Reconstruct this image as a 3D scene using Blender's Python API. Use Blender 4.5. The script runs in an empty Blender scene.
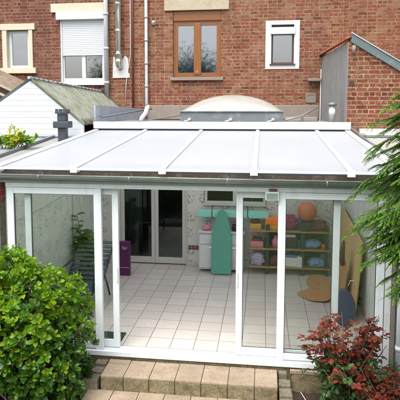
import bpy, bmesh, math, random
from mathutils import Vector, Matrix

S = bpy.context.scene
COL = S.collection
rnd = random.Random(7)
rad = math.radians

# ------------------------------------------------------------------ camera
cam = bpy.data.cameras.new("camera")
camo = bpy.data.objects.new("camera", cam)
COL.objects.link(camo)
S.camera = camo
camo.location = (1.713, -6.880, 3.270)
camo.rotation_euler = (math.pi / 2 - 0.0943, 0.0, 0.1358)
cam.sensor_width = 36
cam.lens = 537.7 / 400 * 36
cam.shift_x = 0.0266
cam.shift_y = -0.0977
cam.clip_start = 0.05
cam.clip_end = 600

# ------------------------------------------------------------------ sky, sun, exposure
W = bpy.data.worlds.new("World")
S.world = W
W.use_nodes = True
wn = W.node_tree.nodes
wl = W.node_tree.links
wn.clear()
sky = wn.new("ShaderNodeTexSky")
sky.sky_type = 'NISHITA'
sky.sun_disc = False
sky.sun_elevation = rad(62)
sky.sun_rotation = rad(200)
sky.dust_density = 4.0
sky.air_density = 1.2
hsv = wn.new("ShaderNodeHueSaturation")
hsv.inputs['Saturation'].default_value = 0.42
bg = wn.new("ShaderNodeBackground")
bg.inputs['Strength'].default_value = 0.15
wo = wn.new("ShaderNodeOutputWorld")
wl.new(sky.outputs[0], hsv.inputs['Color'])
wl.new(hsv.outputs[0], bg.inputs['Color'])
wl.new(bg.outputs[0], wo.inputs['Surface'])

sun = bpy.data.lights.new("sun", 'SUN')
sun.energy = 1.4
sun.angle = rad(50)
sun.color = (1.0, 0.965, 0.91)
suno = bpy.data.objects.new("sun", sun)
COL.objects.link(suno)
suno.rotation_euler = (rad(28), 0, rad(-20))   # from behind the camera, a little to its left

S.view_settings.view_transform = 'Standard'
S.view_settings.look = 'None'
S.view_settings.gamma = 1.0
S.view_settings.use_curve_mapping = False
S.view_settings.exposure = 1.36

# ------------------------------------------------------------------ materials
def new_mat(name):
    m = bpy.data.materials.new(name)
    m.use_nodes = True
    nt = m.node_tree
    nt.nodes.clear()
    out = nt.nodes.new("ShaderNodeOutputMaterial")
    return m, nt, out

def N(nt, kind, **kw):
    n = nt.nodes.new("ShaderNode" + kind)
    for k, v in kw.items():
        if k.startswith("i_"):
            n.inputs[k[2:].replace("_", " ")].default_value = v
        else:
            setattr(n, k, v)
    return n

def math_n(nt, op, a, b=None, c=None):
    n = nt.nodes.new("ShaderNodeMath")
    n.operation = op
    for i, v in enumerate((a, b, c)):
        if v is None:
            continue
        if isinstance(v, (int, float)):
            n.inputs[i].default_value = v
        else:
            nt.links.new(v, n.inputs[i])
    return n.outputs[0]

def mixc(nt, fac, a, b, mode='MIX'):
    n = nt.nodes.new("ShaderNodeMix")
    n.data_type = 'RGBA'
    n.blend_type = mode
    for sock, v in ((n.inputs[0], fac), (n.inputs[6], a), (n.inputs[7], b)):
        if isinstance(v, (int, float)):
            sock.default_value = v
        elif isinstance(v, tuple):
            sock.default_value = v if len(v) == 4 else (*v, 1)
        else:
            nt.links.new(v, sock)
    return n.outputs[2]

def ramp(nt, fac, stops):
    n = nt.nodes.new("ShaderNodeValToRGB")
    while len(n.color_ramp.elements) < len(stops):
        n.color_ramp.elements.new(0.5)
    for e, (p, c) in zip(n.color_ramp.elements, stops):
        e.position = p
        e.color = (c, c, c, 1) if isinstance(c, (int, float)) else (*c, 1)
    nt.links.new(fac, n.inputs[0])
    return n.outputs[0]

def coords(nt, scale=(1, 1, 1), swap=None):
    """object coordinates; swap picks which object axes feed texture x, y, z."""
    t = nt.nodes.new("ShaderNodeTexCoord")
    v = t.outputs['Object']
    if swap:
        s = nt.nodes.new("ShaderNodeSeparateXYZ")
        nt.links.new(v, s.inputs[0])
        c = nt.nodes.new("ShaderNodeCombineXYZ")
        for i, ax in enumerate(swap):
            nt.links.new(s.outputs["XYZ".index(ax)], c.inputs[i])
        v = c.outputs[0]
    if scale != (1, 1, 1):
        m = nt.nodes.new("ShaderNodeMapping")
        m.inputs['Scale'].default_value = scale
        nt.links.new(v, m.inputs[0])
        v = m.outputs[0]
    return v

def noise(nt, vec, scale, detail=4, rough=0.6):
    n = nt.nodes.new("ShaderNodeTexNoise")
    n.inputs['Scale'].default_value = scale
    n.inputs['Detail'].default_value = detail
    n.inputs['Roughness'].default_value = rough
    if vec is not None:
        nt.links.new(vec, n.inputs['Vector'])
    return n

def finish(nt, out, color, rough=0.6, metal=0.0, bump=None, bstr=0.3, bdist=0.01, spec=0.5, coat=0.0):
    p = nt.nodes.new("ShaderNodeBsdfPrincipled")
    for sock, v in ((p.inputs['Base Color'], color), (p.inputs['Roughness'], rough)):
        if isinstance(v, (int, float)):
            sock.default_value = v
        elif isinstance(v, tuple):
            sock.default_value = (*v, 1)
        else:
            nt.links.new(v, sock)
    p.inputs['Metallic'].default_value = metal
    p.inputs['Specular IOR Level'].default_value = spec
    p.inputs['Coat Weight'].default_value = coat
    if bump is not None:
        b = nt.nodes.new("ShaderNodeBump")
        b.inputs['Strength'].default_value = bstr
        b.inputs['Distance'].default_value = bdist
        nt.links.new(bump, b.inputs['Height'])
        nt.links.new(b.outputs[0], p.inputs['Normal'])
    nt.links.new(p.outputs[0], out.inputs[0])
    return p

def plain(name, col, rough=0.5, metal=0.0, var=0.12, scale=9.0, dirt=None, dirt_amt=0.35, bstr=0.08, spec=0.5, stretch=(1, 1, 1)):
    """paint, plastic, metal, cloth: a colour with slight unevenness and optional dirt patches."""
    m, nt, out = new_mat(name)
    v = coords(nt, stretch)
    n = noise(nt, v, scale, 5, 0.65)
    c = mixc(nt, n.outputs[0], tuple(x * (1 - var) for x in col), tuple(min(1, x * (1 + var)) for x in col))
    if dirt:
        d = noise(nt, v, scale * 0.45, 6, 0.7)
        f = ramp(nt, d.outputs[0], [(0.5, 0.0), (0.72, dirt_amt)])
        c = mixc(nt, f, c, dirt)
    r = ramp(nt, n.outputs[0], [(0.3, max(0.02, rough - 0.08)), (0.7, min(1, rough + 0.08))])
    finish(nt, out, c, r, metal, n.outputs[0], bstr, 0.004, spec)
    return m

def brick(name, swap, c1, c2, c3, mortar, w=0.225, h=0.0868, dark=0.5, pale=0.35, seed=0.0, msize=0.011):
    m, nt, out = new_mat(name)
    base = coords(nt, swap=swap)
    mp = nt.nodes.new("ShaderNodeMapping")
    mp.inputs['Location'].default_value = (seed, seed * 0.37, 0)
    nt.links.new(base, mp.inputs[0])
    base = mp.outputs[0]
    wob = noise(nt, base, 9, 3, 0.6)
    sub = nt.nodes.new("ShaderNodeVectorMath"); sub.operation = 'SUBTRACT'
    nt.links.new(wob.outputs[1], sub.inputs[0]); sub.inputs[1].default_value = (0.5, 0.5, 0.5)
    sc = nt.nodes.new("ShaderNodeVectorMath"); sc.operation = 'SCALE'
    nt.links.new(sub.outputs[0], sc.inputs[0]); sc.inputs['Scale'].default_value = 0.03
    ad = nt.nodes.new("ShaderNodeVectorMath"); ad.operation = 'ADD'
    nt.links.new(base, ad.inputs[0]); nt.links.new(sc.outputs[0], ad.inputs[1])
    def bt(ca, cb, mo, bias):
        b = nt.nodes.new("ShaderNodeTexBrick")
        nt.links.new(ad.outputs[0], b.inputs['Vector'])
        b.inputs['Scale'].default_value = 1.0
        b.inputs['Brick Width'].default_value = w
        b.inputs['Row Height'].default_value = h
        b.inputs['Mortar Size'].default_value = msize
        b.inputs['Mortar Smooth'].default_value = 0.25
        b.inputs['Bias'].default_value = bias
        b.inputs['Color1'].default_value = (*ca, 1)
        b.inputs['Color2'].default_value = (*cb, 1)
        b.inputs['Mortar'].default_value = (*mo, 1)
        b.offset = 0.5
        b.squash = 0.52; b.squash_frequency = 2
        return b
    b1 = bt(c1, c2, mortar, 0.0)
    # a few bricks of a third colour: brick random value by a black/white copy
    b2 = bt((0, 0, 0), (1, 1, 1), (0.0, 0.0, 0.0), 0.0)
    f3 = ramp(nt, b2.outputs[0], [(0.74, 0.0), (0.80, 0.85)])
    col = mixc(nt, f3, b1.outputs[0], c3)
    f4 = ramp(nt, b2.outputs[0], [(0.12, 0.8), (0.2, 0.0)])
    inv = math_n(nt, 'SUBTRACT', 1.0, b1.outputs['Fac'])
    col = mixc(nt, math_n(nt, 'MULTIPLY', f4, math_n(nt, 'MULTIPLY', inv, 0.75)), col, tuple(x * 0.33 for x in c2))
    # courses of mortar weathered dark in places, and whole areas of paler, sandier brick
    nm = noise(nt, base, 6, 5, 0.7)
    col = mixc(nt, math_n(nt, 'MULTIPLY', b1.outputs['Fac'], ramp(nt, nm.outputs[0], [(0.40, 0.0), (0.66, 0.85)])), col, tuple(0.55 * a + 0.12 * m_ for a, m_ in zip(c2, mortar)))
    npch = noise(nt, base, 0.75, 4, 0.6)
    col = mixc(nt, math_n(nt, 'MULTIPLY', ramp(nt, npch.outputs[0], [(0.42, 0.0), (0.66, 0.65)]), inv), col, mixc(nt, 0.55, c3, col))
    # in-brick mottling
    n1 = noise(nt, base, 30, 5, 0.75)
    col = mixc(nt, 0.85, col, ramp(nt, n1.outputs[0], [(0.25, 0.25), (0.72, 1.0)]), 'MULTIPLY')
    # weathering: mortar smeared over the faces, and soot
    n2 = noise(nt, base, 2.2, 6, 0.72)
    n2b = noise(nt, base, 19, 5, 0.75)
    f = math_n(nt, 'MULTIPLY', ramp(nt, n2.outputs[0], [(0.45, 0.0), (0.75, 1.0)]),
               ramp(nt, n2b.outputs[0], [(0.42, 0.0), (0.7, 1.0)]))
    col = mixc(nt, math_n(nt, 'MULTIPLY', f, pale), col, tuple(x * 0.9 for x in mortar))
    m3 = nt.nodes.new("ShaderNodeMapping"); m3.inputs['Scale'].default_value = (2.4, 0.55, 1)
    nt.links.new(base, m3.inputs[0])
    n3 = noise(nt, m3.outputs[0], 0.9, 6, 0.7)
    f2 = ramp(nt, n3.outputs[0], [(0.48, 0.0), (0.75, dark)])
    col = mixc(nt, f2, col, (0.075, 0.05, 0.04))
    hgt = mixc(nt, 0.35, inv, n1.outputs[0])
    finish(nt, out, col, 0.9, 0, hgt, 0.9, 0.012, 0.2)
    return m

def tile_mat(name, size, c1, c2, grout, msize, off=(0, 0), rough=0.3, stain=None, bstr=0.3):
    m, nt, out = new_mat(name)
    v = coords(nt)
    mp = nt.nodes.new("ShaderNodeMapping")
    mp.inputs['Location'].default_value = (off[0], off[1], 0)
    nt.links.new(v, mp.inputs[0])
    b = nt.nodes.new("ShaderNodeTexBrick")
    nt.links.new(mp.outputs[0], b.inputs['Vector'])
    b.offset = 0.0
    for k, x in (('Scale', 1.0), ('Brick Width', size[0]), ('Row Height', size[1]), ('Mortar Size', msize), ('Mortar Smooth', 0.1), ('Bias', 0.0)):
        b.inputs[k].default_value = x
    b.inputs['Color1'].default_value = (*c1, 1)
    b.inputs['Color2'].default_value = (*c2, 1)
    b.inputs['Mortar'].default_value = (*grout, 1)
    n1 = noise(nt, v, 22, 5, 0.7)
    col = mixc(nt, 0.5, b.outputs[0], ramp(nt, n1.outputs[0], [(0.25, 0.62), (0.7, 1.0)]), 'MULTIPLY')
    if stain:
        n2 = noise(nt, v, 5, 6, 0.7)
        col = mixc(nt, ramp(nt, n2.outputs[0], [(0.45, 0.0), (0.72, 0.75)]), col, stain)
    inv = math_n(nt, 'SUBTRACT', 1.0, b.outputs['Fac'])
    r = ramp(nt, n1.outputs[0], [(0.3, rough), (0.7, rough + 0.2)])
    finish(nt, out, col, r, 0, inv, bstr, 0.004)
    return m

def wallpaper(name, swap, base_c, leaf_c, scale=2.6, amount=1.0, streak=0.0):
    m, nt, out = new_mat(name)
    v = coords(nt, swap=swap)
    vo = nt.nodes.new("ShaderNodeTexVoronoi"); vo.inputs['Scale'].default_value = scale
    vo.inputs['Randomness'].default_value = 0.55
    vo.voronoi_dimensions = '2D'
    nt.links.new(v, vo.inputs['Vector'])
    near = ramp(nt, vo.outputs['Distance'], [(0.28, 1.0), (0.42, 0.0)])
    wob = noise(nt, v, 7, 3, 0.6)
    add = nt.nodes.new("ShaderNodeVectorMath"); add.operation = 'ADD'
    nt.links.new(v, add.inputs[0])
    scv = nt.nodes.new("ShaderNodeVectorMath"); scv.operation = 'SCALE'; scv.inputs['Scale'].default_value = 0.16
    nt.links.new(wob.outputs[1], scv.inputs[0]); nt.links.new(scv.outputs[0], add.inputs[1])
    vl = nt.nodes.new("ShaderNodeTexVoronoi"); vl.inputs['Scale'].default_value = 21
    vl.voronoi_dimensions = '2D'
    nt.links.new(add.outputs[0], vl.inputs['Vector'])
    leaf = ramp(nt, vl.outputs['Distance'], [(0.27, 1.0), (0.36, 0.0)])
    f = math_n(nt, 'MULTIPLY', math_n(nt, 'MULTIPLY', near, leaf), amount)
    n = noise(nt, v, 3, 5, 0.6)
    bc = mixc(nt, n.outputs[0], tuple(x * 0.86 for x in base_c), base_c)
    if streak:
        mp = nt.nodes.new("ShaderNodeMapping"); mp.inputs['Scale'].default_value = (26, 2.2, 1)
        nt.links.new(v, mp.inputs[0])
        ns = noise(nt, mp.outputs[0], 1.0, 5, 0.7)
        bc = mixc(nt, ramp(nt, ns.outputs[0], [(0.42, 0.0), (0.62, streak)]), bc, leaf_c)
    col = mixc(nt, f, bc, leaf_c)
    finish(nt, out, col, 0.75, 0, n.outputs[0], 0.05, 0.004, 0.3)
    return m

def glass(name, tint=(0.93, 0.97, 0.95), refl=1.0, rough=0.0):
    m, nt, out = new_mat(name)
    tr = nt.nodes.new("ShaderNodeBsdfTransparent"); tr.inputs[0].default_value = (*tint, 1)
    gl = nt.nodes.new("ShaderNodeBsdfGlossy"); gl.inputs['Roughness'].default_value = rough
    fr = nt.nodes.new("ShaderNodeLayerWeight"); fr.inputs['Blend'].default_value = 0.5
    sch = math_n(nt, 'MULTIPLY_ADD', math_n(nt, 'POWER', fr.outputs['Facing'], 5.0), 0.96, 0.04)
    f = math_n(nt, 'MINIMUM', math_n(nt, 'MULTIPLY', sch, refl), 1.0)
    mx = nt.nodes.new("ShaderNodeMixShader")
    nt.links.new(f, mx.inputs[0]); nt.links.new(tr.outputs[0], mx.inputs[1]); nt.links.new(gl.outputs[0], mx.inputs[2])
    nt.links.new(mx.outputs[0], out.inputs[0])
    return m

def opal(name, col, trans):
    m, nt, out = new_mat(name)
    v = coords(nt)
    n = noise(nt, v, 1.6, 4, 0.6)
    c = mixc(nt, n.outputs[0], tuple(x * 0.95 for x in col), col)
    mp = nt.nodes.new("ShaderNodeMapping"); mp.inputs['Scale'].default_value = (7.0, 0.5, 1.0)
    nt.links.new(v, mp.inputs[0])
    st = noise(nt, mp.outputs[0], 2.0, 5, 0.7)
    c = mixc(nt, ramp(nt, st.outputs[0], [(0.50, 0.0), (0.80, 0.22)]), c, (0.72, 0.73, 0.72))
    sp = noise(nt, v, 55, 3, 0.6)
    c = mixc(nt, ramp(nt, sp.outputs[0], [(0.70, 0.0), (0.78, 0.35)]), c, (0.45, 0.44, 0.38))
    d = nt.nodes.new("ShaderNodeBsdfPrincipled"); d.inputs['Roughness'].default_value = 0.28
    nt.links.new(c, d.inputs['Base Color'])
    t = nt.nodes.new("ShaderNodeBsdfTranslucent"); nt.links.new(c, t.inputs[0])
    mx = nt.nodes.new("ShaderNodeMixShader"); mx.inputs[0].default_value = trans
    nt.links.new(d.outputs[0], mx.inputs[1]); nt.links.new(t.outputs[0], mx.inputs[2])
    nt.links.new(mx.outputs[0], out.inputs[0])
    return m

def leaf_mat(name, cols, trans=0.3, rough=0.38, tcol=None, spec=0.35):
    """cols: ramp stops of colours picked per leaf."""
    m, nt, out = new_mat(name)
    g = nt.nodes.new("ShaderNodeNewGeometry")
    stops = [(i / max(1, len(cols) - 1), c) for i, c in enumerate(cols)]
    c = ramp(nt, g.outputs['Random Per Island'], stops)
    n = noise(nt, coords(nt), 60, 2, 0.5)
    c = mixc(nt, 0.45, c, ramp(nt, n.outputs[0], [(0.3, 0.6), (0.7, 1.0)]), 'MULTIPLY')
    p = nt.nodes.new("ShaderNodeBsdfPrincipled"); p.inputs['Roughness'].default_value = rough
    p.inputs['Specular IOR Level'].default_value = spec
    nt.links.new(c, p.inputs['Base Color'])
    t = nt.nodes.new("ShaderNodeBsdfTranslucent")
    nt.links.new(mixc(nt, 1.0, c, tcol or (1.5, 1.6, 0.7), 'MULTIPLY'), t.inputs[0])
    mx = nt.nodes.new("ShaderNodeMixShader"); mx.inputs[0].default_value = trans
    nt.links.new(p.outputs[0], mx.inputs[1]); nt.links.new(t.outputs[0], mx.inputs[2])
    nt.links.new(mx.outputs[0], out.inputs[0])
    return m

def weathered(name, c1, c2, stain, amt, speck=0.6, bstr=0.5):
    m, nt, out = new_mat(name)
    v = coords(nt)
    n1 = noise(nt, v, 4.5, 6, 0.7)
    n2 = noise(nt, v, 48, 5, 0.75)
    n3 = noise(nt, v, 9, 7, 0.75)
    g = nt.nodes.new("ShaderNodeNewGeometry")
    c = mixc(nt, g.outputs['Random Per Island'], c1, c2)
    c = mixc(nt, ramp(nt, n3.outputs[0], [(0.44, 0.0), (0.66, amt)]), c, stain)
    c = mixc(nt, 0.9, c, ramp(nt, n1.outputs[0], [(0.25, 0.55), (0.65, 1.0)]), 'MULTIPLY')
    c = mixc(nt, speck, c, ramp(nt, n2.outputs[0], [(0.30, 0.25), (0.58, 1.0)]), 'MULTIPLY')
    finish(nt, out, c, 0.9, 0, n2.outputs[0], bstr, 0.008, 0.2)
    return m

def ground_mat(name, stops, scale, bstr=0.6, fine=40):
    m, nt, out = new_mat(name)
    v = coords(nt)
    n = noise(nt, v, scale, 8, 0.7)
    n2 = noise(nt, v, fine, 4, 0.7)
    f = math_n(nt, 'ADD', math_n(nt, 'MULTIPLY', n.outputs[0], 0.6), math_n(nt, 'MULTIPLY', n2.outputs[0], 0.4))
    c = ramp(nt, f, stops)
    finish(nt, out, c, 0.95, 0, n2.outputs[0], bstr, 0.02, 0.2)
    return m

def moss_roof(name):
    m, nt, out = new_mat(name)
    v = coords(nt)
    mp = nt.nodes.new("ShaderNodeMapping"); mp.inputs['Scale'].default_value = (1.0, 7.0, 1.0)
    nt.links.new(v, mp.inputs[0])
    n = noise(nt, mp.outputs[0], 2.5, 6, 0.7)
    n2 = noise(nt, v, 5, 5, 0.7)
    c = mixc(nt, ramp(nt, n.outputs[0], [(0.35, 0.0), (0.65, 1.0)]), (0.50, 0.51, 0.47), (0.29, 0.30, 0.22))
    c = mixc(nt, ramp(nt, n2.outputs[0], [(0.45, 0.0), (0.7, 0.7)]), c, (0.26, 0.26, 0.10))
    finish(nt, out, c, 0.9, 0, n2.outputs[0], 0.4, 0.01, 0.2)
    return m

M = {}
M['brick_mid'] = brick('brick_weathered_red', 'XZY', (0.29, 0.080, 0.043), (0.185, 0.048, 0.029), (0.31, 0.145, 0.075), (0.36, 0.265, 0.175), dark=0.45, pale=0.8, seed=3.1, msize=0.012)
M['brick_left'] = brick('brick_dark_red', 'XZY', (0.225, 0.060, 0.038), (0.145, 0.039, 0.027), (0.25, 0.105, 0.06), (0.33, 0.245, 0.17), dark=0.45, pale=0.4, seed=8.4, msize=0.011)
M['brick_right'] = brick('brick_brown_red', 'XZY', (0.29, 0.082, 0.040), (0.195, 0.050, 0.027), (0.29, 0.14, 0.07), (0.34, 0.25, 0.175), dark=0.5, pale=0.55, seed=12.7, msize=0.012)
M['brick_annex'] = brick('brick_annex', 'XZY', (0.29, 0.070, 0.034), (0.15, 0.036, 0.021), (0.26, 0.10, 0.048), (0.38, 0.275, 0.175), dark=0.35, pale=0.55, seed=5.9, msize=0.014)
M['brick_pier'] = brick('brick_pier', 'XZY', (0.40, 0.06, 0.04), (0.30, 0.05, 0.035), (0.30, 0.10, 0.06), (0.38, 0.31, 0.24), seed=1.7)
M['white'] = plain('white_upvc', (0.59, 0.63, 0.65), 0.35, var=0.04, scale=6, dirt=(0.40, 0.40, 0.35), dirt_amt=0.4, stretch=(2.5, 2.5, 0.7))
M['white_bar'] = plain('white_glazing_bar', (0.80, 0.82, 0.84), 0.35, var=0.03, scale=5)
M['white_old'] = plain('white_weathered_paint', (0.56, 0.575, 0.57), 0.5, var=0.05, scale=7, dirt=(0.36, 0.34, 0.28), dirt_amt=0.45)
M['beige_frame'] = plain('beige_door_paint', (0.50, 0.485, 0.44), 0.45, var=0.05, scale=6)
M['cream'] = plain('cream_painted_stone', (0.48, 0.43, 0.335), 0.7, var=0.07, scale=8, dirt=(0.45, 0.37, 0.24), dirt_amt=0.5)
M['stone'] = plain('weathered_lintel_stone', (0.36, 0.31, 0.22), 0.85, var=0.14, scale=9, dirt=(0.25, 0.2, 0.13), dirt_amt=0.6, bstr=0.2)
M['plaster_white'] = plain('white_render', (0.50, 0.50, 0.49), 0.8, var=0.05, scale=12, dirt=(0.42, 0.38, 0.33), dirt_amt=0.4, bstr=0.2)
M['cement'] = plain('grey_cement', (0.20, 0.17, 0.14), 0.9, var=0.25, scale=8, dirt=(0.16, 0.14, 0.11), dirt_amt=0.7, bstr=0.3)
M['shutter'] = plain('shutter_white', (0.46, 0.485, 0.51), 0.45, var=0.03, scale=4)
M['brown_wood'] = plain('varnished_brown_wood', (0.19, 0.064, 0.012), 0.35, var=0.25, scale=7, stretch=(6, 6, 0.7), bstr=0.15)
M['dark_frame'] = plain('dark_brown_frame', (0.06, 0.035, 0.025), 0.45)
M['pipe_grey'] = plain('grey_zinc_pipe', (0.36, 0.37, 0.37), 0.45, metal=0.3, var=0.15, dirt=(0.22, 0.2, 0.18), dirt_amt=0.5)
M['pipe_white'] = plain('white_grey_downpipe', (0.42, 0.43, 0.435), 0.45, var=0.08, dirt=(0.35, 0.33, 0.3), dirt_amt=0.5)
M['steel'] = plain('stainless_steel', (0.68, 0.68, 0.67), 0.22, metal=1.0, var=0.1, scale=4, stretch=(8, 8, 0.6))
M['rust_pipe'] = plain('rust_red_pipe', (0.15, 0.045, 0.035), 0.7, var=0.25)
M['gutter'] = plain('zinc_gutter', (0.27, 0.295, 0.29), 0.42, metal=0.45, var=0.14, scale=6, dirt=(0.14, 0.15, 0.13), dirt_amt=0.5, stretch=(1.5, 1, 1))
M['eaves'] = plain('greenish_grey_board', (0.36, 0.38, 0.345), 0.7, var=0.1, scale=5, dirt=(0.23, 0.24, 0.2), dirt_amt=0.6)
M['wall_plate'] = plain('rotten_timber', (0.16, 0.115, 0.075), 0.95, var=0.45, scale=16, dirt=(0.40, 0.33, 0.25), dirt_amt=0.8, bstr=0.5)
M['rubber'] = plain('black_rubber', (0.02, 0.02, 0.022), 0.6)
M['zinc_blue'] = plain('lead_flashing', (0.40, 0.47, 0.58), 0.3, metal=0.5, var=0.3, scale=3.5, dirt=(0.66, 0.72, 0.80), dirt_amt=0.6)
M['felt'] = plain('roof_felt', (0.23, 0.21, 0.20), 0.85, var=0.25, scale=5, dirt=(0.36, 0.34, 0.32), dirt_amt=0.7, bstr=0.3)
M['curb'] = plain('curb_zinc', (0.135, 0.155, 0.162), 0.5, metal=0.25, var=0.15, scale=6, dirt=(0.4, 0.42, 0.42), dirt_amt=0.5)
M['dome'] = plain('aged_acrylic_dome', (0.275, 0.265, 0.24), 0.4, var=0.08, scale=3, dirt=(0.22, 0.195, 0.15), dirt_amt=0.7)
M['opal'] = opal('opal_polycarbonate', (0.82, 0.838, 0.868), 0.71)
M['fibre'] = plain('white_fibre_cement', (0.47, 0.50, 0.515), 0.7, var=0.04, scale=3, dirt=(0.40, 0.43, 0.42), dirt_amt=0.5)
M['moss'] = moss_roof('mossy_corrugated_sheet')
M['ridge'] = plain('ridge_grey', (0.30, 0.34, 0.37), 0.7, var=0.2, dirt=(0.5, 0.52, 0.52), dirt_amt=0.5)
M['sheet_grey'] = plain('pale_roof_sheet', (0.23, 0.23, 0.22), 0.6, var=0.08, scale=3, dirt=(0.16, 0.157, 0.147), dirt_amt=0.7)
M['sheet_warm'] = plain('pale_warm_roof_sheet', (0.29, 0.275, 0.265), 0.6, var=0.06, scale=2.5, dirt=(0.30, 0.28, 0.265), dirt_amt=0.5)
M['batten'] = plain('dark_batten', (0.13, 0.15, 0.17), 0.6, var=0.2)
M['cowl'] = plain('dark_slate_cowl', (0.035, 0.042, 0.055), 0.5, var=0.25, scale=12)
M['board_grey'] = plain('weathered_grey_boards', (0.20, 0.20, 0.195), 0.9, var=0.4, scale=6, stretch=(9, 9, 0.6), dirt=(0.06, 0.06, 0.062), dirt_amt=0.95, bstr=0.5)
M['verge'] = plain('grey_green_verge', (0.085, 0.115, 0.115), 0.75, var=0.25, scale=6, dirt=(0.3, 0.33, 0.31), dirt_amt=0.5, bstr=0.2)
M['terracotta'] = plain('terracotta_tile', (0.34, 0.095, 0.04), 0.8, var=0.25, scale=12, dirt=(0.2, 0.12, 0.07), dirt_amt=0.6)
M['floor'] = tile_mat('floor_tiles', (0.33, 0.33), (0.60, 0.55, 0.50), (0.53, 0.48, 0.43), (0.17, 0.14, 0.12), 0.0045, (0.0, -0.129), 0.26)
M['step'] = weathered('sandstone_tile', (0.43, 0.335, 0.245), (0.36, 0.295, 0.215), (0.20, 0.145, 0.085), 0.7)
M['step_riser'] = weathered('mossy_sandstone', (0.30, 0.24, 0.145), (0.23, 0.185, 0.105), (0.075, 0.07, 0.026), 0.9, 0.75)
M['joint'] = plain('dirty_joint', (0.07, 0.055, 0.035), 0.95, var=0.3)
M['block'] = weathered('concrete_block', (0.29, 0.25, 0.185), (0.22, 0.19, 0.135), (0.075, 0.068, 0.035), 0.85, 0.7)
M['wp_back'] = wallpaper('floral_wallpaper', 'XZY', (0.64, 0.615, 0.56), (0.17, 0.21, 0.17), 3.2, 0.8)
M['wp_left'] = wallpaper('green_floral_wallpaper', 'YZX', (0.70, 0.72, 0.63), (0.28, 0.34, 0.26), 3.2, 0.6, 0.18)
M['wp_right'] = wallpaper('streaky_wallpaper', 'YZX', (0.70, 0.70, 0.66), (0.28, 0.31, 0.27), 3.0, 0.3, 0.55)
M['glass'] = glass('clear_glass', (0.965, 0.975, 0.97), 1.3)
M['glass_thin'] = glass('double_glazing', (0.955, 0.970, 0.963), 1.6)
M['glass_house'] = glass('window_glass_reflective', (0.60, 0.66, 0.74), 6.0, 0.03)
M['glass_dark'] = glass('dark_door_glass', (0.70, 0.76, 0.74), 1.6)
M['net'] = plain('grey_net_curtain', (0.26, 0.29, 0.34), 0.9, var=0.15, scale=6, stretch=(6, 6, 0.4))
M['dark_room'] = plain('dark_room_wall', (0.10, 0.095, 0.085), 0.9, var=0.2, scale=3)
M['door_curtain'] = plain('grey_green_curtain', (0.20, 0.23, 0.20), 0.9, var=0.2, scale=8, stretch=(8, 8, 0.5))
M['soil'] = ground_mat('garden_soil', [(0.3, (0.018, 0.013, 0.009)), (0.55, (0.05, 0.036, 0.024)), (0.75, (0.10, 0.075, 0.05))], 6)
M['lawn'] = ground_mat('lawn', [(0.3, (0.030, 0.045, 0.016)), (0.55, (0.05, 0.075, 0.025)), (0.75, (0.085, 0.11, 0.045))], 3)
M['bark'] = plain('bark', (0.13, 0.09, 0.06), 0.95, var=0.35, scale=20, bstr=0.5)
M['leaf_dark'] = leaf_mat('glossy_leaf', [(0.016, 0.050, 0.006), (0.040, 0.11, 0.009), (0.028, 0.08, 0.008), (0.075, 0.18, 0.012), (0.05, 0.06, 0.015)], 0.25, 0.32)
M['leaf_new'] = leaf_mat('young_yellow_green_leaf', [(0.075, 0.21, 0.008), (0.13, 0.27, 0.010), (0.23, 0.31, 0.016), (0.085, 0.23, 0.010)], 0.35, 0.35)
M['leaf_yellow'] = leaf_mat('yellow_leaf', [(0.42, 0.42, 0.05), (0.55, 0.48, 0.10), (0.30, 0.36, 0.04)], 0.35, 0.4)
M['conifer_tip'] = leaf_mat('conifer_young_tip', [(0.09, 0.21, 0.016), (0.14, 0.28, 0.022), (0.18, 0.32, 0.03)], 0.3, 0.6, None, 0.12)
M['conifer'] = leaf_mat('conifer_spray', [(0.016, 0.055, 0.010), (0.030, 0.095, 0.012), (0.055, 0.15, 0.016), (0.09, 0.20, 0.022), (0.07, 0.075, 0.02)], 0.25, 0.6, None, 0.12)
M['rose_red'] = leaf_mat('red_rose_leaf', [(0.05, 0.014, 0.013), (0.16, 0.019, 0.014), (0.045, 0.04, 0.018), (0.25, 0.034, 0.018), (0.10, 0.05, 0.022), (0.13, 0.02, 0.014)], 0.18, 0.55, (1.7, 0.9, 0.8), 0.15)
M['rose_green'] = leaf_mat('green_rose_leaf', [(0.02, 0.05, 0.018), (0.05, 0.12, 0.025), (0.085, 0.16, 0.05), (0.07, 0.06, 0.025), (0.03, 0.045, 0.02)], 0.3, 0.4)
M['rose_stem'] = plain('rose_stem', (0.10, 0.06, 0.035), 0.7)
M['tree_leaf'] = leaf_mat('tree_leaf', [(0.03, 0.06, 0.015), (0.05, 0.09, 0.02), (0.07, 0.11, 0.03)], 0.25, 0.5)
M['purple'] = plain('purple_card', (0.085, 0.012, 0.075), 0.45, var=0.08)
M['print_white'] = plain('white_print', (0.6, 0.58, 0.6), 0.5, var=0.03)
M['mint_cloth'] = plain('green_ironing_cloth', (0.10, 0.31, 0.235), 0.9, var=0.16, scale=7, dirt=(0.14, 0.34, 0.27), dirt_amt=0.6, bstr=0.5)
M['mint'] = plain('mint_laminate', (0.24, 0.62, 0.50), 0.5, var=0.06)
M['plywood'] = plain('pale_plywood', (0.50, 0.36, 0.17), 0.6, var=0.12, scale=3, stretch=(3, 1, 6))
M['ply_edge'] = plain('plywood_edge', (0.45, 0.27, 0.09), 0.7, var=0.15)
M['cork'] = plain('orange_hardboard', (0.40, 0.215, 0.09), 0.75, var=0.15, scale=6)
M['shelf_wood'] = plain('shelf_pine', (0.33, 0.19, 0.085), 0.6, var=0.2, scale=5, stretch=(1, 6, 6))
M['shelf_dark'] = plain('shelf_dark_green', (0.018, 0.035, 0.028), 0.55, var=0.2)
def col(name, c, r=0.55, v=0.12):
    M[name] = plain(name, c, r, var=v, scale=14)
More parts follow.
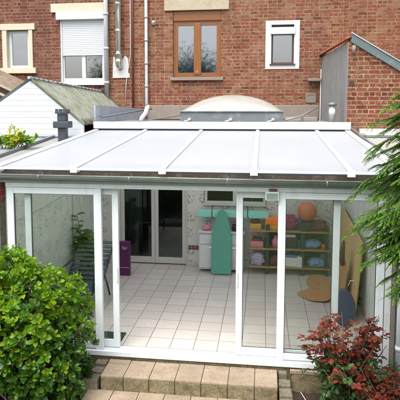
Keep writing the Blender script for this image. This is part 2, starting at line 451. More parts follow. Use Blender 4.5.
col('orange', (0.80, 0.19, 0.015)); M['ball_orange'] = plain('faded_orange_rubber', (0.50, 0.13, 0.055), 0.5, var=0.3, scale=9, dirt=(0.30, 0.06, 0.06), dirt_amt=0.6); col('magenta', (0.22, 0.015, 0.06), 0.8, 0.4)
col('pink', (0.55, 0.19, 0.24)); col('yellow_box', (0.50, 0.30, 0.05)); col('blue', (0.04, 0.13, 0.36)); col('pale_blue', (0.16, 0.29, 0.45))
col('basket_white', (0.62, 0.60, 0.55)); col('maroon', (0.12, 0.03, 0.03)); col('navy', (0.020, 0.030, 0.042), 0.8); col('slate_cloth', (0.055, 0.075, 0.095), 0.8)
col('black_thing', (0.022, 0.02, 0.02)); col('lilac', (0.34, 0.32, 0.42)); col('mat_dark', (0.022, 0.035, 0.03), 0.95, 0.4); col('slate_disc', (0.045, 0.065, 0.10), 0.5)
col('pot', (0.10, 0.07, 0.05)); col('sign_green', (0.16, 0.24, 0.19), 0.4); col('sign_grey', (0.50, 0.52, 0.48)); col('brown_leather', (0.09, 0.045, 0.025)); col('lamp_brass', (0.4, 0.25, 0.08))

# ------------------------------------------------------------------ mesh helpers
class MB:
    def __init__(s):
        s.bm = bmesh.new()
    def _merge(s, b, mat=0):
        me = bpy.data.meshes.new("tmp")
        for f in b.faces:
            f.material_index = mat
        b.to_mesh(me); b.free()
        s.bm.from_mesh(me)
        bpy.data.meshes.remove(me)
    def box(s, x0, x1, y0, y1, z0, z1, bev=0.0, mat=0, rot=None, piv=None):
        b = bmesh.new()
        bmesh.ops.create_cube(b, size=1)
        for v in b.verts:
            v.co = Vector(((x0 + x1) / 2 + v.co.x * (x1 - x0), (y0 + y1) / 2 + v.co.y * (y1 - y0), (z0 + z1) / 2 + v.co.z * (z1 - z0)))
        if bev:
            bmesh.ops.bevel(b, geom=b.edges[:], offset=bev, segments=2, affect='EDGES', profile=0.6)
        if rot is not None:
            bmesh.ops.rotate(b, verts=b.verts, cent=piv, matrix=rot)
        s._merge(b, mat)
        return s
    def poly(s, pts, ext, bev=0.0, mat=0):
        """closed polygon (world points) extruded by the vector ext."""
        b = bmesh.new()
        vs = [b.verts.new(p) for p in pts]
        f = b.faces.new(vs)
        r = bmesh.ops.extrude_face_region(b, geom=[f])
        for v in r['geom']:
            if isinstance(v, bmesh.types.BMVert):
                v.co += Vector(ext)
        bmesh.ops.recalc_face_normals(b, faces=b.faces)
        if bev:
            bmesh.ops.bevel(b, geom=b.edges[:], offset=bev, segments=2, affect='EDGES')
        s._merge(b, mat)
        return s
    def tube(s, pts, r, n=12, mat=0, caps=True):
        pts = [Vector(p) for p in pts]
        rs = r if isinstance(r, (list, tuple)) else [r] * len(pts)
        b = bmesh.new()
        rings = []
        t0 = (pts[1] - pts[0]).normalized()
        up = Vector((0, 0, 1)) if abs(t0.z) < 0.9 else Vector((1, 0, 0))
        u = t0.cross(up).normalized()
        for i, p in enumerate(pts):
            a = pts[max(0, i - 1)]; c = pts[min(len(pts) - 1, i + 1)]
            t = (c - a).normalized()
            u = (u - t * u.dot(t)).normalized()
            w = t.cross(u)
            rings.append([b.verts.new(p + (u * math.cos(k * 2 * math.pi / n) + w * math.sin(k * 2 * math.pi / n)) * rs[i]) for k in range(n)])
        for A, B in zip(rings, rings[1:]):
            for k in range(n):
                f = b.faces.new((A[k], A[(k + 1) % n], B[(k + 1) % n], B[k])); f.smooth = True
        if caps:
            b.faces.new(rings[0][::-1]); b.faces.new(rings[-1])
        bmesh.ops.recalc_face_normals(b, faces=b.faces)
        s._merge(b, mat)
        return s
    def ell(s, c, r, seg=24, rings=14, mat=0, zmin=None, noise_amt=0.0):
        b = bmesh.new()
        bmesh.ops.create_uvsphere(b, u_segments=seg, v_segments=rings, radius=1)
        for v in b.verts:
            k = 1 + (rnd.uniform(-noise_amt, noise_amt) if noise_amt else 0)
            z = v.co.z
            if zmin is not None:
                z = max(z, zmin)
            v.co = Vector((c[0] + v.co.x * r[0] * k, c[1] + v.co.y * r[1] * k, c[2] + z * r[2] * k))
        for f in b.faces:
            f.smooth = True
        s._merge(b, mat)
        return s
    def wall(s, x0, x1, z0, z1, y, t, holes=(), mat=0):
        """wall facing -Y with its front at y, thickness t, and rectangular openings with reveals."""
        b = bmesh.new()
        xs = sorted({x0, x1, *[h[0] for h in holes], *[h[1] for h in holes]})
        zs = sorted({z0, z1, *[h[2] for h in holes], *[h[3] for h in holes]})
        inside = lambda x, z: any(h[0] < x < h[1] and h[2] < z < h[3] for h in holes) or not (x0 < x < x1 and z0 < z < z1)
        q = lambda *p: b.faces.new([b.verts.new(c) for c in p])
        for i in range(len(xs) - 1):
            for k in range(len(zs) - 1):
                a, c, d, e = xs[i], xs[i + 1], zs[k], zs[k + 1]
                if inside((a + c) / 2, (d + e) / 2):
                    continue
                q((a, y, d), (c, y, d), (c, y, e), (a, y, e))
                q((a, y + t, d), (a, y + t, e), (c, y + t, e), (c, y + t, d))
                eps = 1e-4
                if inside(a - eps, (d + e) / 2): q((a, y, d), (a, y, e), (a, y + t, e), (a, y + t, d))
                if inside(c + eps, (d + e) / 2): q((c, y, d), (c, y + t, d), (c, y + t, e), (c, y, e))
                if inside((a + c) / 2, d - eps): q((a, y, d), (a, y + t, d), (c, y + t, d), (c, y, d))
                if inside((a + c) / 2, e + eps): q((a, y, e), (c, y, e), (c, y + t, e), (a, y + t, e))
        bmesh.ops.remove_doubles(b, verts=b.verts, dist=1e-5)
        bmesh.ops.recalc_face_normals(b, faces=b.faces)
        s._merge(b, mat)
        return s
    def frame(s, x0, x1, z0, z1, y0, y1, w, wb=None, wt=None, bev=0.004):
        """rectangular frame in the XZ plane: stiles full height, rails between."""
        wb = wb or w; wt = wt or w
        s.box(x0, x0 + w, y0, y1, z0, z1, bev)
        s.box(x1 - w, x1, y0, y1, z0, z1, bev)
        s.box(x0 + w, x1 - w, y0 + 0.003, y1 - 0.003, z0, z0 + wb, bev)
        s.box(x0 + w, x1 - w, y0 + 0.003, y1 - 0.003, z1 - wt, z1, bev)
        return s
    def build(s, name, mats, parent=None, loc=None):
        mats = mats if isinstance(mats, (list, tuple)) else [mats]
        o_loc = Vector(loc) if loc is not None else Vector((0, 0, 0))
        root = parent
        base = o_loc.copy()
        if parent is not None:
            base = Vector(parent['_w'])
        bmesh.ops.translate(s.bm, verts=s.bm.verts, vec=-base)
        return link_mesh(name, s.bm, mats, parent, base)

def link_mesh(name, bm, mats, parent, base):
    me = bpy.data.meshes.new(name)
    bm.to_mesh(me); bm.free()
    for m in mats:
        me.materials.append(M[m] if isinstance(m, str) else m)
    o = bpy.data.objects.new(name, me)
    COL.objects.link(o)
    if parent is not None:
        o.parent = parent
    else:
        o.location = base
    o['_w'] = tuple(base)
    return o

def thing(name, label, cat, loc, group=None):
    o = bpy.data.objects.new(name, None)
    o.empty_display_size = 0.1
    COL.objects.link(o)
    o.location = loc
    o['_w'] = tuple(loc)
    o['label'] = label; o['category'] = cat
    if group: o['group'] = group
    return o

def tag(o, label, cat, group=None):
    o['label'] = label; o['category'] = cat
    if group: o['group'] = group
    return o

def struct(o):
    o['kind'] = 'structure'
    return o

class Leaves:
    """many small leaves gathered into one crown mesh"""
    def __init__(s):
        s.v = []; s.f = []; s.m = []
    def leaf(s, base, d, nrm, L, Wd, mat=0, fold=0.25, curl=0.15):
        d = d.normalized()
        side = d.cross(nrm)
        if side.length < 1e-4:
            side = d.cross(Vector((1, 0.3, 0.2)))
        side.normalize()
        n = side.cross(d).normalized()
        i = len(s.v)
        st = ((0.0, 0.0), (0.22, 0.30), (0.52, 0.50), (0.80, 0.40), (1.0, 0.0))
        mid = [base + d * L * t - n * curl * L * t * t for t, w in st]
        s.v += [tuple(p) for p in mid]
        for sg in (1, -1):
            for k in (1, 2, 3):
                w = st[k][1] * Wd
                s.v.append(tuple(mid[k] + side * sg * w + n * w * fold * 2))
        for o, fl in ((5, False), (8, True)):
            fs = [(i, i + 1, i + o), (i + 1, i + 2, i + o + 1, i + o), (i + 2, i + 3, i + o + 2, i + o + 1), (i + 3, i + 4, i + o + 2)]
            s.f += [f[::-1] for f in fs] if fl else fs
        s.m += [mat] * 8
    def needle(s, base, d, nrm, L, Wd, mat=0):
        d = d.normalized()
        side = d.cross(nrm).normalized()
        i = len(s.v)
        s.v += [tuple(base), tuple(base + d * L * 0.4 + side * Wd * .5), tuple(base + d * L), tuple(base + d * L * 0.4 - side * Wd * .5)]
        s.f.append((i, i + 1, i + 2, i + 3)); s.m.append(mat)
    def build(s, name, mats, parent=None, loc=(0, 0, 0)):
        base = Vector(parent['_w']) if parent is not None else Vector(loc)
        me = bpy.data.meshes.new(name)
        me.from_pydata([(x - base.x, y - base.y, z - base.z) for x, y, z in s.v], [], s.f)
        for m in mats: me.materials.append(M[m])
        me.polygons.foreach_set('material_index', s.m)
        me.polygons.foreach_set('use_smooth', [True] * len(s.m))
        o = bpy.data.objects.new(name, me)
        COL.objects.link(o)
        if parent is not None: o.parent = parent
        else: o.location = base
        o['_w'] = tuple(base)
        return o

from mathutils import noise as mnoise
def crumple(b, x, y, z, s):
    t = bmesh.new()
    bmesh.ops.create_icosphere(t, subdivisions=4, radius=1)
    o = Vector((x * 7, y * 3, z * 5))
    for v in t.verts:
        d = v.co.normalized()
        k = 1 + 0.30 * mnoise.noise(d * 1.7 + o) + 0.26 * abs(mnoise.noise(d * 3.6 + o)) + 0.10 * mnoise.noise(d * 8 + o)
        p = d * k
        p.z = max(-0.93, min(p.z, 1.15))
        q = Vector((math.copysign(abs(p.x) ** 0.8, p.x), math.copysign(abs(p.y) ** 0.8, p.y), p.z))
        v.co = Vector((x + q.x * s[0] / 2, y + q.y * s[1] / 2, z + 0.002 + (q.z + 0.93) * s[2] / 2))
    b._merge(t)

def rv(a=1.0):
    while True:
        v = Vector((rnd.uniform(-1, 1), rnd.uniform(-1, 1), rnd.uniform(-1, 1)))
        if 0.05 < v.length < 1: return v.normalized() * a

# ================================================================== SETTING
g = MB(); g.poly([(-150, -150, -0.42), (150, -150, -0.42), (150, 150, -0.42), (-150, 150, -0.42)], (0, 0, -0.1))
struct(g.build('ground', 'lawn'))
# soil beds with lumps in front of the conservatory
def soil_bed(x0, x1, y0, y1, z, seed):
    b = bmesh.new()
    nx, ny = 50, 26
    r = random.Random(seed)
    vs = [[b.verts.new((x0 + (x1 - x0) * i / nx, y0 + (y1 - y0) * j / ny, z + r.uniform(-0.018, 0.022) - (0.05 if i in (0, nx) or j == 0 else 0))) for i in range(nx + 1)] for j in range(ny + 1)]
    for j in range(ny):
        for i in range(nx):
            f = b.faces.new((vs[j][i], vs[j][i + 1], vs[j + 1][i + 1], vs[j + 1][i])); f.smooth = True
    return struct(link_mesh('soil', b, ['soil'], None, Vector((0, 0, 0))))
soil_bed(-3.4, -0.27, -1.9, -0.03, -0.36, 1)
soil_bed(1.94, 5.2, -1.9, -0.03, -0.36, 2)

# ================================================================== CONSERVATORY
XL, XR, YB = -1.77, 3.33, 4.15
cons = thing('conservatory', 'white framed conservatory with opal sheet roof and open sliding doors', 'conservatory', (0.8, 2, 0))
MB().box(XL, XR, 0.05, YB, -0.35, 0.0).build('floor', 'floor', cons)
# left wall in two stretches with a joint
zroof = lambda y: 2.47 + (y + 0.2) / 4.35 * 0.33
MB().poly([(XL, 0.06, 0), (XL, 2.56, 0), (XL, 2.56, zroof(2.56)), (XL, 0.06, zroof(0.06))], (-0.14, 0, 0)).build('side_wall', 'wp_left', cons)
MB().poly([(XL - 0.03, 2.60, 0), (XL - 0.03, YB, 0), (XL - 0.03, YB, zroof(YB)), (XL - 0.03, 2.60, zroof(2.6))], (-0.11, 0, 0)).build('side_wall', 'wp_right', cons)
MB().tube([(XL - 0.015, 2.58, 0.0), (XL - 0.015, 2.58, 2.5)], 0.018).build('wall_pipe', 'batten', cons)
MB().tube([(XL + 0.012, 0.1, 1.70), (XL + 0.012, 1.2, 1.735), (XL + 0.012, 2.5, 1.80)], 0.009).build('wall_cable', 'white_old', cons)
MB().poly([(XR, 0.06, 0), (XR, YB, 0), (XR, YB, zroof(YB)), (XR, 0.06, zroof(0.06))], (0.14, 0, 0)).build('side_wall', 'wp_right', cons)
# back wall with french door opening and window opening
MB().wall(XL, XR, 0, 2.83, YB, 0.12, [(-1.34, 0.165, -1, 2.03), (0.52, 1.80, 1.33, 1.75)]).build('back_wall', 'wp_back', cons)
pl = MB()
for i in range(4):
    for j in range(2):
        pl.box(0.19 + i * 0.07, 0.25 + i * 0.07, YB - 0.012, YB + 0.001, 0.34 + j * 0.05, 0.38 + j * 0.05, 0.003)
pl.build('wall_vent', 'rust_pipe', cons)
sk = MB(); sk.box(0.166, XR, YB - 0.014, YB + 0.001, 0.001, 0.075, 0.003); sk.build('skirting', 'beige_frame', cons)
# french doors
MB().box(-1.34, -1.272, YB - 0.02, YB + 0.08, 0, 2.03, 0.004).box(0.130, 0.165, YB - 0.02, YB + 0.08, 0, 2.03, 0.004).box(-1.272, 0.130, YB - 0.017, YB + 0.08, 1.95, 2.03, 0.004).build('door_frame', 'beige_frame', cons)
for x0, x1, hx in ((-1.268, -0.535, -0.575), (-0.53, 0.127, -0.50)):
    d = MB().frame(x0, x1, 0.02, 1.945, YB + 0.0, YB + 0.06, 0.072, 0.13, 0.07).build('french_door', 'beige_frame', cons)
    MB().box(x0 + 0.072, x1 - 0.072, YB + 0.026, YB + 0.034, 0.15, 1.875).build('pane', 'glass_dark', d)
    if hx < -0.6:
        MB().box(hx - 0.012, hx + 0.012, YB - 0.02, YB, 0.92, 1.12, 0.004).tube([(hx, YB - 0.02, 1.05), (hx, YB - 0.05, 1.05), (hx - 0.09, YB - 0.055, 1.05)], 0.008, 8).build('handle', 'steel', d)
# back window, two panes
w = MB().frame(0.53, 1.79, 1.335, 1.745, YB - 0.03, YB + 0.05, 0.055).box(1.115, 1.225, YB - 0.027, YB + 0.047, 1.39, 1.69, 0.003).build('back_window', 'beige_frame', cons)
MB().box(0.585, 1.115, YB + 0.01, YB + 0.018, 1.39, 1.69).build('pane', 'glass_dark', w)
MB().box(1.225, 1.735, YB + 0.01, YB + 0.018, 1.39, 1.69).build('pane', 'glass_dark', w)
MB().box(0.50, 1.82, YB - 0.07, YB - 0.003, 1.305, 1.333, 0.004).build('sill', 'beige_frame', w)

# front frame
MB().box(-1.74, 3.34, -0.055, 0.10, 2.235, 2.292, 0.006).build('head_frame', 'white', cons)
MB().box(-1.75, 3.30, -0.075, 0.12, -0.055, 0.012, 0.006).box(-1.73, 3.28, -0.02, -0.005, 0.013, 0.03, 0.002).box(-1.73, 3.28, 0.045, 0.06, 0.013, 0.03, 0.002).build('sill', 'white', cons)
MB().box(-1.75, 3.24, -0.05, 0.08, -0.36, -0.056).build('plinth', 'step_riser', cons)
MB().box(3.255, 3.33, -0.055, 0.08, 0.013, 2.234, 0.005).build('post', 'white_old', cons)
# fixed panels (outer track) and sliding doors (inner track)
for x0, x1, wl_, wr_ in ((-1.735, -0.405, 0.10, 0.105), (1.92, 3.245, 0.095, 0.10)):
    f = MB()
    f.box(x0, x0 + wl_, -0.045, 0.015, 0.014, 2.234, 0.006).box(x1 - wr_, x1, -0.045, 0.015, 0.014, 2.234, 0.006)
    f.box(x0 + wl_, x1 - wr_, -0.042, 0.012, 0.032, 0.115, 0.006).box(x0 + wl_, x1 - wr_, -0.042, 0.012, 2.146, 2.230, 0.006)
    f = f.build('fixed_window', 'white', cons)
    MB().box(x0 + wl_, x1 - wr_, -0.018, -0.012, 0.115, 2.146).build('pane', 'glass_thin', f)
    MB().frame(x0 + wl_ - 0.001, x1 - wr_ + 0.001, 0.113, 2.148, -0.024, -0.008, 0.008, bev=0.0).build('gasket', 'rubber', f)
for x0, x1, hx in ((-1.51, -0.195, -0.215), (1.385, 2.70, 1.405)):
    f = MB().frame(x0, x1, 0.032, 2.215, 0.03, 0.085, 0.085, 0.10, 0.075).build('sliding_door', 'white', cons)
    MB().box(x0 + 0.085, x1 - 0.085, 0.054, 0.062, 0.132, 2.140).build('pane', 'glass', f)
    MB().frame(x0 + 0.084, x1 - 0.084, 0.131, 2.141, 0.05, 0.066, 0.007, bev=0.0).build('gasket', 'rubber', f)
    MB().box(hx - 0.008, hx + 0.008, 0.012, 0.029, 0.95, 1.15, 0.004).build('handle', 'white_old', f)
# eaves: board, timber plate, gutter with brackets
MB().box(-1.95, 3.45, -0.05, 0.09, 2.294, 2.365, 0.004).build('eaves_board', 'eaves', cons)
MB().box(-1.98, 3.50, -0.07, 0.10, 2.367, 2.452, 0.008).build('wall_plate', 'wall_plate', cons)
gt = bmesh.new()
def gutter_section(n=14, r=0.062):
    return [(-0.150 + r * math.cos(math.pi + math.pi * k / n), 2.408 + r * math.sin(math.pi + math.pi * k / n)) for k in range(n + 1)]
sec = gutter_section()
inn = [(-0.150 + (y + 0.150) * 0.94, 2.408 + (z - 2.408) * 0.94) for y, z in sec][::-1]
loop = sec + inn
A = [gt.verts.new((-2.05, y, z + 0.012)) for y, z in loop]
B = [gt.verts.new((3.62, y, z - 0.012)) for y, z in loop]
for k in range(len(loop)):
    f = gt.faces.new((A[k], A[(k + 1) % len(loop)], B[(k + 1) % len(loop)], B[k])); f.smooth = True
gt.faces.new(A[::-1]); gt.faces.new(B)
bmesh.ops.recalc_face_normals(gt, faces=gt.faces)
me_b = MB(); me_b.bm = gt
me_b.tube([(-2.05, -0.212, 2.423), (3.62, -0.212, 2.399)], 0.009, 10)
gut = me_b.build('gutter', 'gutter', cons)
for bx in (-1.2, 0.02, 1.28, 2.5, 3.3):
    zz = -0.012 * (bx - 0.8) / 2.8
    br = MB()
    pts = [(bx, -0.150 + 0.066 * math.cos(a), 2.408 + zz + 0.066 * math.sin(a)) for a in [math.pi * (0.98 + 1.04 * k / 12) for k in range(13)]]
    br.tube(pts, 0.008, 8).tube([(bx, -0.085, 2.408 + zz), (bx, -0.06, 2.43 + zz)], 0.008, 8)
    br.build('gutter_bracket', 'pipe_grey', gut)
# roof sheets and glazing bars
RZ = lambda y: 2.520 + (y + 0.24) / 4.37 * 0.33
bars = [-1.76, -0.70, 0.46, 1.61, 2.775, 3.37]
for a, b in zip(bars, bars[1:]):
    MB().poly([(a + 0.012, -0.24, RZ(-0.24)), (b - 0.012, -0.24, RZ(-0.24)), (b - 0.012, 4.12, RZ(4.12)), (a + 0.012, 4.12, RZ(4.12))], (0, 0, -0.016)).build('roof_sheet', 'opal', cons)
for k, a in enumerate(bars):
    hw = 0.036 if 0 < k < 5 else 0.05
    r = MB()
    r.poly([(a - hw, -0.245, RZ(-0.245) + 0.003), (a + hw, -0.245, RZ(-0.245) + 0.003), (a + hw, 4.12, RZ(4.12) + 0.003), (a - hw, 4.12, RZ(4.12) + 0.003)], (0, 0, 0.022), 0.006)
    r.poly([(a - 0.022, -0.1, RZ(-0.1) - 0.018), (a + 0.022, -0.1, RZ(-0.1) - 0.018), (a + 0.022, 4.12, RZ(4.12) - 0.018), (a - 0.022, 4.12, RZ(4.12) - 0.018)], (0, 0, -0.055))
    r = r.build('rafter', 'white_bar', cons)
    MB().box(a - 0.047, a + 0.047, -0.262, -0.246, RZ(-0.24) - 0.055, RZ(-0.24) + 0.03, 0.004).build('end_cap', 'white_bar', r)
for a, b in zip(bars, bars[1:]):
    MB().box(a + 0.05, b - 0.05, -0.252, -0.242, RZ(-0.24) - 0.022, RZ(-0.24) + 0.006, 0.002).build('sheet_trim', 'white_bar', cons)
MB().box(-1.98, 3.50, -0.06, 0.06, 2.454, 2.500, 0.003).build('eaves_seal', 'batten', cons)
MB().box(-1.82, 3.43, 4.06, 4.16, 2.885, 3.03, 0.006).build('top_fascia', 'white', cons)
MB().box(-1.80, 3.40, 4.085, 4.14, 2.85, 2.883).build('top_seal', 'rubber', cons)

# little lidded sign box on the head frame
sg = thing('door_sensor', 'small grey green box with pale rim fixed above the open doorway', 'box', (1.84, -0.07, 2.14))
MB().box(1.755, 1.925, -0.10, -0.063, 2.135, 2.245, 0.006).build('case', 'sign_grey', sg)
MB().box(1.768, 1.912, -0.104, -0.101, 2.148, 2.225, 0.001).build('front_panel', 'sign_green', sg)
MB().box(1.80, 1.90, -0.10, -0.065, 2.247, 2.280, 0.005).build('hood', 'brown_leather', sg)

# ================================================================== FLAT ROOF EXTENSION behind the conservatory
ext = thing('flat_roof_extension', 'flat felt roofed extension with domed skylight between conservatory and house', 'extension', (0.8, 5.7, 0))
MB().box(-1.84, 3.40, 4.30, 7.28, 2.80, 3.0).build('roof_deck', 'felt', ext)
MB().poly([(-1.80, 4.17, 3.02), (-1.40, 7.25, 3.02), (-1.40, 7.25, 3.30), (-1.80, 4.17, 3.375)], (-0.04, 0, 0), 0.004).build('parapet', 'zinc_blue', ext)
MB().tube([(-1.72, 4.35, 3.125), (-1.20, 7.1, 3.30)], 0.02).build('edge_pipe', 'batten', ext)
MB().box(-1.8, 3.38, 4.17, 4.29, 2.82, 3.012, 0.006).build('edge_trim', 'felt', ext)
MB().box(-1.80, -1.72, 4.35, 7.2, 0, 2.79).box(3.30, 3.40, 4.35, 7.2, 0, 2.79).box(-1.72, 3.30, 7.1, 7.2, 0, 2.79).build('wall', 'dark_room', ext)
MB().box(-1.72, 3.30, 4.28, 7.1, -0.2, -0.003).build('floor', 'floor', ext)
cur = bmesh.new()
cg = [[cur.verts.new((-1.28 + 0.42 * i / 60, 4.42 + 0.022 * math.sin(i * 1.05) + 0.006 * math.sin(i * 2.7), z)) for i in range(61)] for z in (0.04, 1.1, 2.0)]
for a_, b_ in zip(cg, cg[1:]):
    for i in range(60):
        f = cur.faces.new((a_[i], a_[i + 1], b_[i + 1], b_[i])); f.smooth = True
bmesh.ops.solidify(cur, geom=cur.faces[:], thickness=0.003)
mb = MB(); mb.bm = cur
mb.build('curtain', 'door_curtain', ext)
tag(MB().box(-0.15, 0.55, 5.6, 6.4, 0.0, 0.75, 0.02).build('table', 'brown_leather', loc=(0.2, 6, 0)), 'dark low chest in the unlit room behind the right french door', 'chest')
tag(MB().box(-1.6, -1.1, 6.2, 6.9, 0, 1.9, 0.02).build('wardrobe', 'brown_leather', loc=(-1.35, 6.5, 0)), 'tall dark wardrobe in the unlit room behind the left french door', 'wardrobe')
cb = MB()
cx0, cx1, cy0, cy1 = -0.06, 2.13, 4.62, 6.0
cb.box(cx0, cx1, cy0, cy0 + 0.05, 3.0, 3.225, 0.006).box(cx0, cx1, cy1 - 0.05, cy1, 3.0, 3.225, 0.006)
cb.box(cx0, cx0 + 0.05, cy0 + 0.05, cy1 - 0.05, 3.0, 3.222, 0.006).box(cx1 - 0.05, cx1, cy0 + 0.05, cy1 - 0.05, 3.0, 3.222, 0.006)
cb.box(cx0 - 0.03, cx1 + 0.03, cy0 - 0.03, cy1 + 0.03, 3.226, 3.25, 0.008)
skl = cb.build('skylight', 'curb', ext)
db = bmesh.new()
nx, ny = 40, 28
def dome_z(u, v):
    # superelliptic bubble
    a = max(0, 1 - abs(u) ** 2.0); b = max(0, 1 - abs(v) ** 2.2)
    return 0.355 * (a * b ** 0.8) ** 0.80
vs = [[db.verts.new((1.035 + 1.07 * (2 * i / nx - 1), 5.31 + 0.68 * (2 * j / ny - 1), 3.252 + dome_z(2 * i / nx - 1, 2 * j / ny - 1))) for i in range(nx + 1)] for j in range(ny + 1)]
for j in range(ny):
    for i in range(nx):
        f = db.faces.new((vs[j][i], vs[j][i + 1], vs[j + 1][i + 1], vs[j + 1][i])); f.smooth = True
mb = MB(); mb.bm = db
mb.build('dome', 'dome', skl)
for bx in (0.15, 1.03, 1.92):
    MB().tube([(bx, cy0 - 0.05, 3.075), (bx, cy0 - 0.012, 3.075)], 0.032, 12).tube([(bx, cy0 - 0.04, 3.075), (bx - 0.05, cy0 - 0.06, 3.04), (bx - 0.12, cy0 - 0.06, 3.03)], 0.016, 8).build('clamp', 'pipe_white', skl)
# pipes on the deck
MB().tube([(-0.93, 5.45, 3.34), (-0.935, 5.32, 3.32), (-0.96, 5.28, 3.20), (-1.04, 5.24, 3.09), (-1.06, 5.20, 3.0)], 0.055, 14).build('deck_pipe', 'pipe_white', ext)
MB().tube([(-0.95, 5.0, 3.03), (-0.4, 6.2, 3.12), (0.1, 7.2, 3.28)], 0.013, 8).build('deck_cable', 'batten', ext)
MB().tube([(2.18, 5.0, 3.05), (2.6, 6.2, 3.12), (3.08, 7.15, 3.34)], 0.022, 8).build('deck_cable', 'pipe_grey', ext)
MB().box(2.25, 3.0, 6.3, 6.8, 3.001, 3.10, 0.015).build('felt_upstand', 'felt', ext)
vp = thing('vent_pipe', 'grey roof vent pipe with a white band beside the boarded wall', 'vent pipe', (3.10, 4.55, 3.0))
MB().tube([(3.12, 4.55, 3.0), (3.12, 4.55, 3.36)], 0.062, 16).build('pipe', 'pipe_grey', vp)
MB().tube([(3.12, 4.55, 3.161), (3.12, 4.55, 3.284)], 0.064, 16).build('band', 'print_white', vp)
MB().tube([(3.12, 4.55, 3.361), (3.12, 4.55, 3.40), (3.12, 4.55, 3.43)], [0.088, 0.088, 0.05], 16).build('cap', 'curb', vp)

# ================================================================== TERRACED HOUSES
def house_shell(name, label, x0, x1, mat, holes, depth=6.0, top=8.6):
    t = thing(name, label, 'house', ((x0 + x1) / 2, 9, 0))
    MB().wall(x0, x1, -0.4, top, 7.3, 0.30, holes).build('wall', mat, t)
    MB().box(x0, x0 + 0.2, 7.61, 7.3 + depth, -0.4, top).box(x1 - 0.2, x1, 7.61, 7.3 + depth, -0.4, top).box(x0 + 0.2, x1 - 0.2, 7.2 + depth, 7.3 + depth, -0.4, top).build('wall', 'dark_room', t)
    MB().poly([(x0, 6.95, top + 0.01), (x0, 7.3 + depth / 2, top + 2.6), (x0, 7.6 + depth, top + 0.01)], (x1 - x0, 0, 0)).build('roof', 'terracotta', t)
    return t
def room_back(x0, x1, z0, z1, parent, mat='dark_room', y=8.2):
    MB().box(x0 - 0.3, x1 + 0.3, y, y + 0.05, z0 - 0.2, z1 + 0.2).build('room_screen', mat, parent)

# --- left house
HL = house_shell('brick_house', 'dark red brick terraced house with roller shutter window behind the white shed', -7.6, -2.46, 'brick_left',
                 [(-5.30, -4.60, 4.40, 5.47), (-3.74, -2.53, 4.02, 5.86)])
w = MB().box(-5.44, -4.455, 7.25, 7.33, 5.44, 5.61, 0.01).box(-5.40, -5.27, 7.262, 7.42, 4.42, 5.438, 0.006).box(-4.64, -4.53, 7.262, 7.42, 4.42, 5.438, 0.006).box(-5.46, -4.44, 7.22, 7.42, 4.27, 4.418, 0.01).build('window', 'cream', HL)
MB().frame(-5.268, -4.642, 4.42, 5.437, 7.40, 7.46, 0.085, 0.075, 0.06).build('frame', 'white', w)
MB().box(-5.183, -4.727, 7.425, 7.433, 4.495, 5.377).build('pane', 'glass_house', w)
MB().box(-5.3, -4.6, 7.62, 7.64, 4.40, 4.95, 0.0).build('net_curtain', 'net', w)
w = MB().frame(-3.74, -2.53, 4.02, 5.30, 7.36, 7.44, 0.075, 0.11, 0.06).box(-3.17, -3.07, 7.355, 7.44, 4.13, 5.24, 0.004).build('window', 'white', HL)
MB().box(-3.665, -3.17, 7.395, 7.403, 4.13, 5.24).box(-3.07, -2.605, 7.395, 7.403, 4.13, 5.24).build('pane', 'glass_house', w)
sh = MB()
z = 4.735
while z < 5.66:
    sh.box(-3.70, -2.57, 7.315, 7.335, z, z + 0.046, 0.006); z += 0.048
sh.box(-3.745, -3.70, 7.30, 7.355, 4.03, 5.67, 0.003).box(-2.57, -2.525, 7.30, 7.355, 4.03, 5.67, 0.003)
sh.build('shutter', 'shutter', w)
MB().box(-3.83, -2.47, 7.20, 7.34, 5.68, 5.875, 0.012).build('shutter_box', 'white', w)
MB().box(-3.80, -2.50, 7.22, 7.35, 3.94, 4.018, 0.008).build('sill', 'white', w)
MB().box(-3.98, -2.47, 7.24, 7.32, 5.878, 6.11, 0.01).build('lintel', 'cream', HL)

# --- middle house
HM = house_shell('brick_house', 'weathered orange red brick house with brown wooden window above the dome', -2.455, 3.715, 'brick_mid',
                 [(-0.665, 0.61, 4.13, 5.85), (1.90, 2.47, 4.42, 5.44)])
MB().box(-0.88, 0.81, 7.255, 7.33, 5.853, 6.12, 0.012).build('lintel', 'stone', HM)
w = MB().box(-0.66, 0.605, 7.34, 7.42, 5.60, 5.845, 0.006).frame(-0.66, 0.605, 4.135, 5.59, 7.36, 7.43, 0.06, 0.06, 0.06).box(-0.115, 0.075, 7.345, 7.428, 4.196, 5.53, 0.008)
w.box(-0.60, -0.54, 7.364, 7.427, 4.196, 5.53, 0.004).box(-0.54, -0.116, 7.366, 7.425, 4.196, 4.25, 0.004).box(-0.54, -0.116, 7.366, 7.425, 5.475, 5.53, 0.004)
w.box(0.485, 0.545, 7.364, 7.427, 4.196, 5.53, 0.004).box(0.076, 0.484, 7.366, 7.425, 4.196, 4.25, 0.004).box(0.076, 0.484, 7.366, 7.425, 5.475, 5.53, 0.004)
w = w.build('window', 'brown_wood', HM)
MB().box(-0.54, -0.116, 7.395, 7.403, 4.25, 5.475).box(0.076, 0.484, 7.395, 7.403, 4.25, 5.475).build('pane', 'glass_house', w)
MB().box(-0.03, -0.005, 7.32, 7.345, 4.24, 4.30, 0.004).build('handle', 'lamp_brass', w)
MB().box(-0.55, 0.5, 7.60, 7.62, 4.14, 5.58).build('net_curtain', 'net', w)
MB().box(-0.665, 0.61, 7.33, 7.40, 5.592, 5.60).build('shadow_gap', 'dark_frame', w)
MB().box(-0.73, 0.67, 7.22, 7.35, 4.045, 4.128, 0.01).build('sill', 'cement', w)
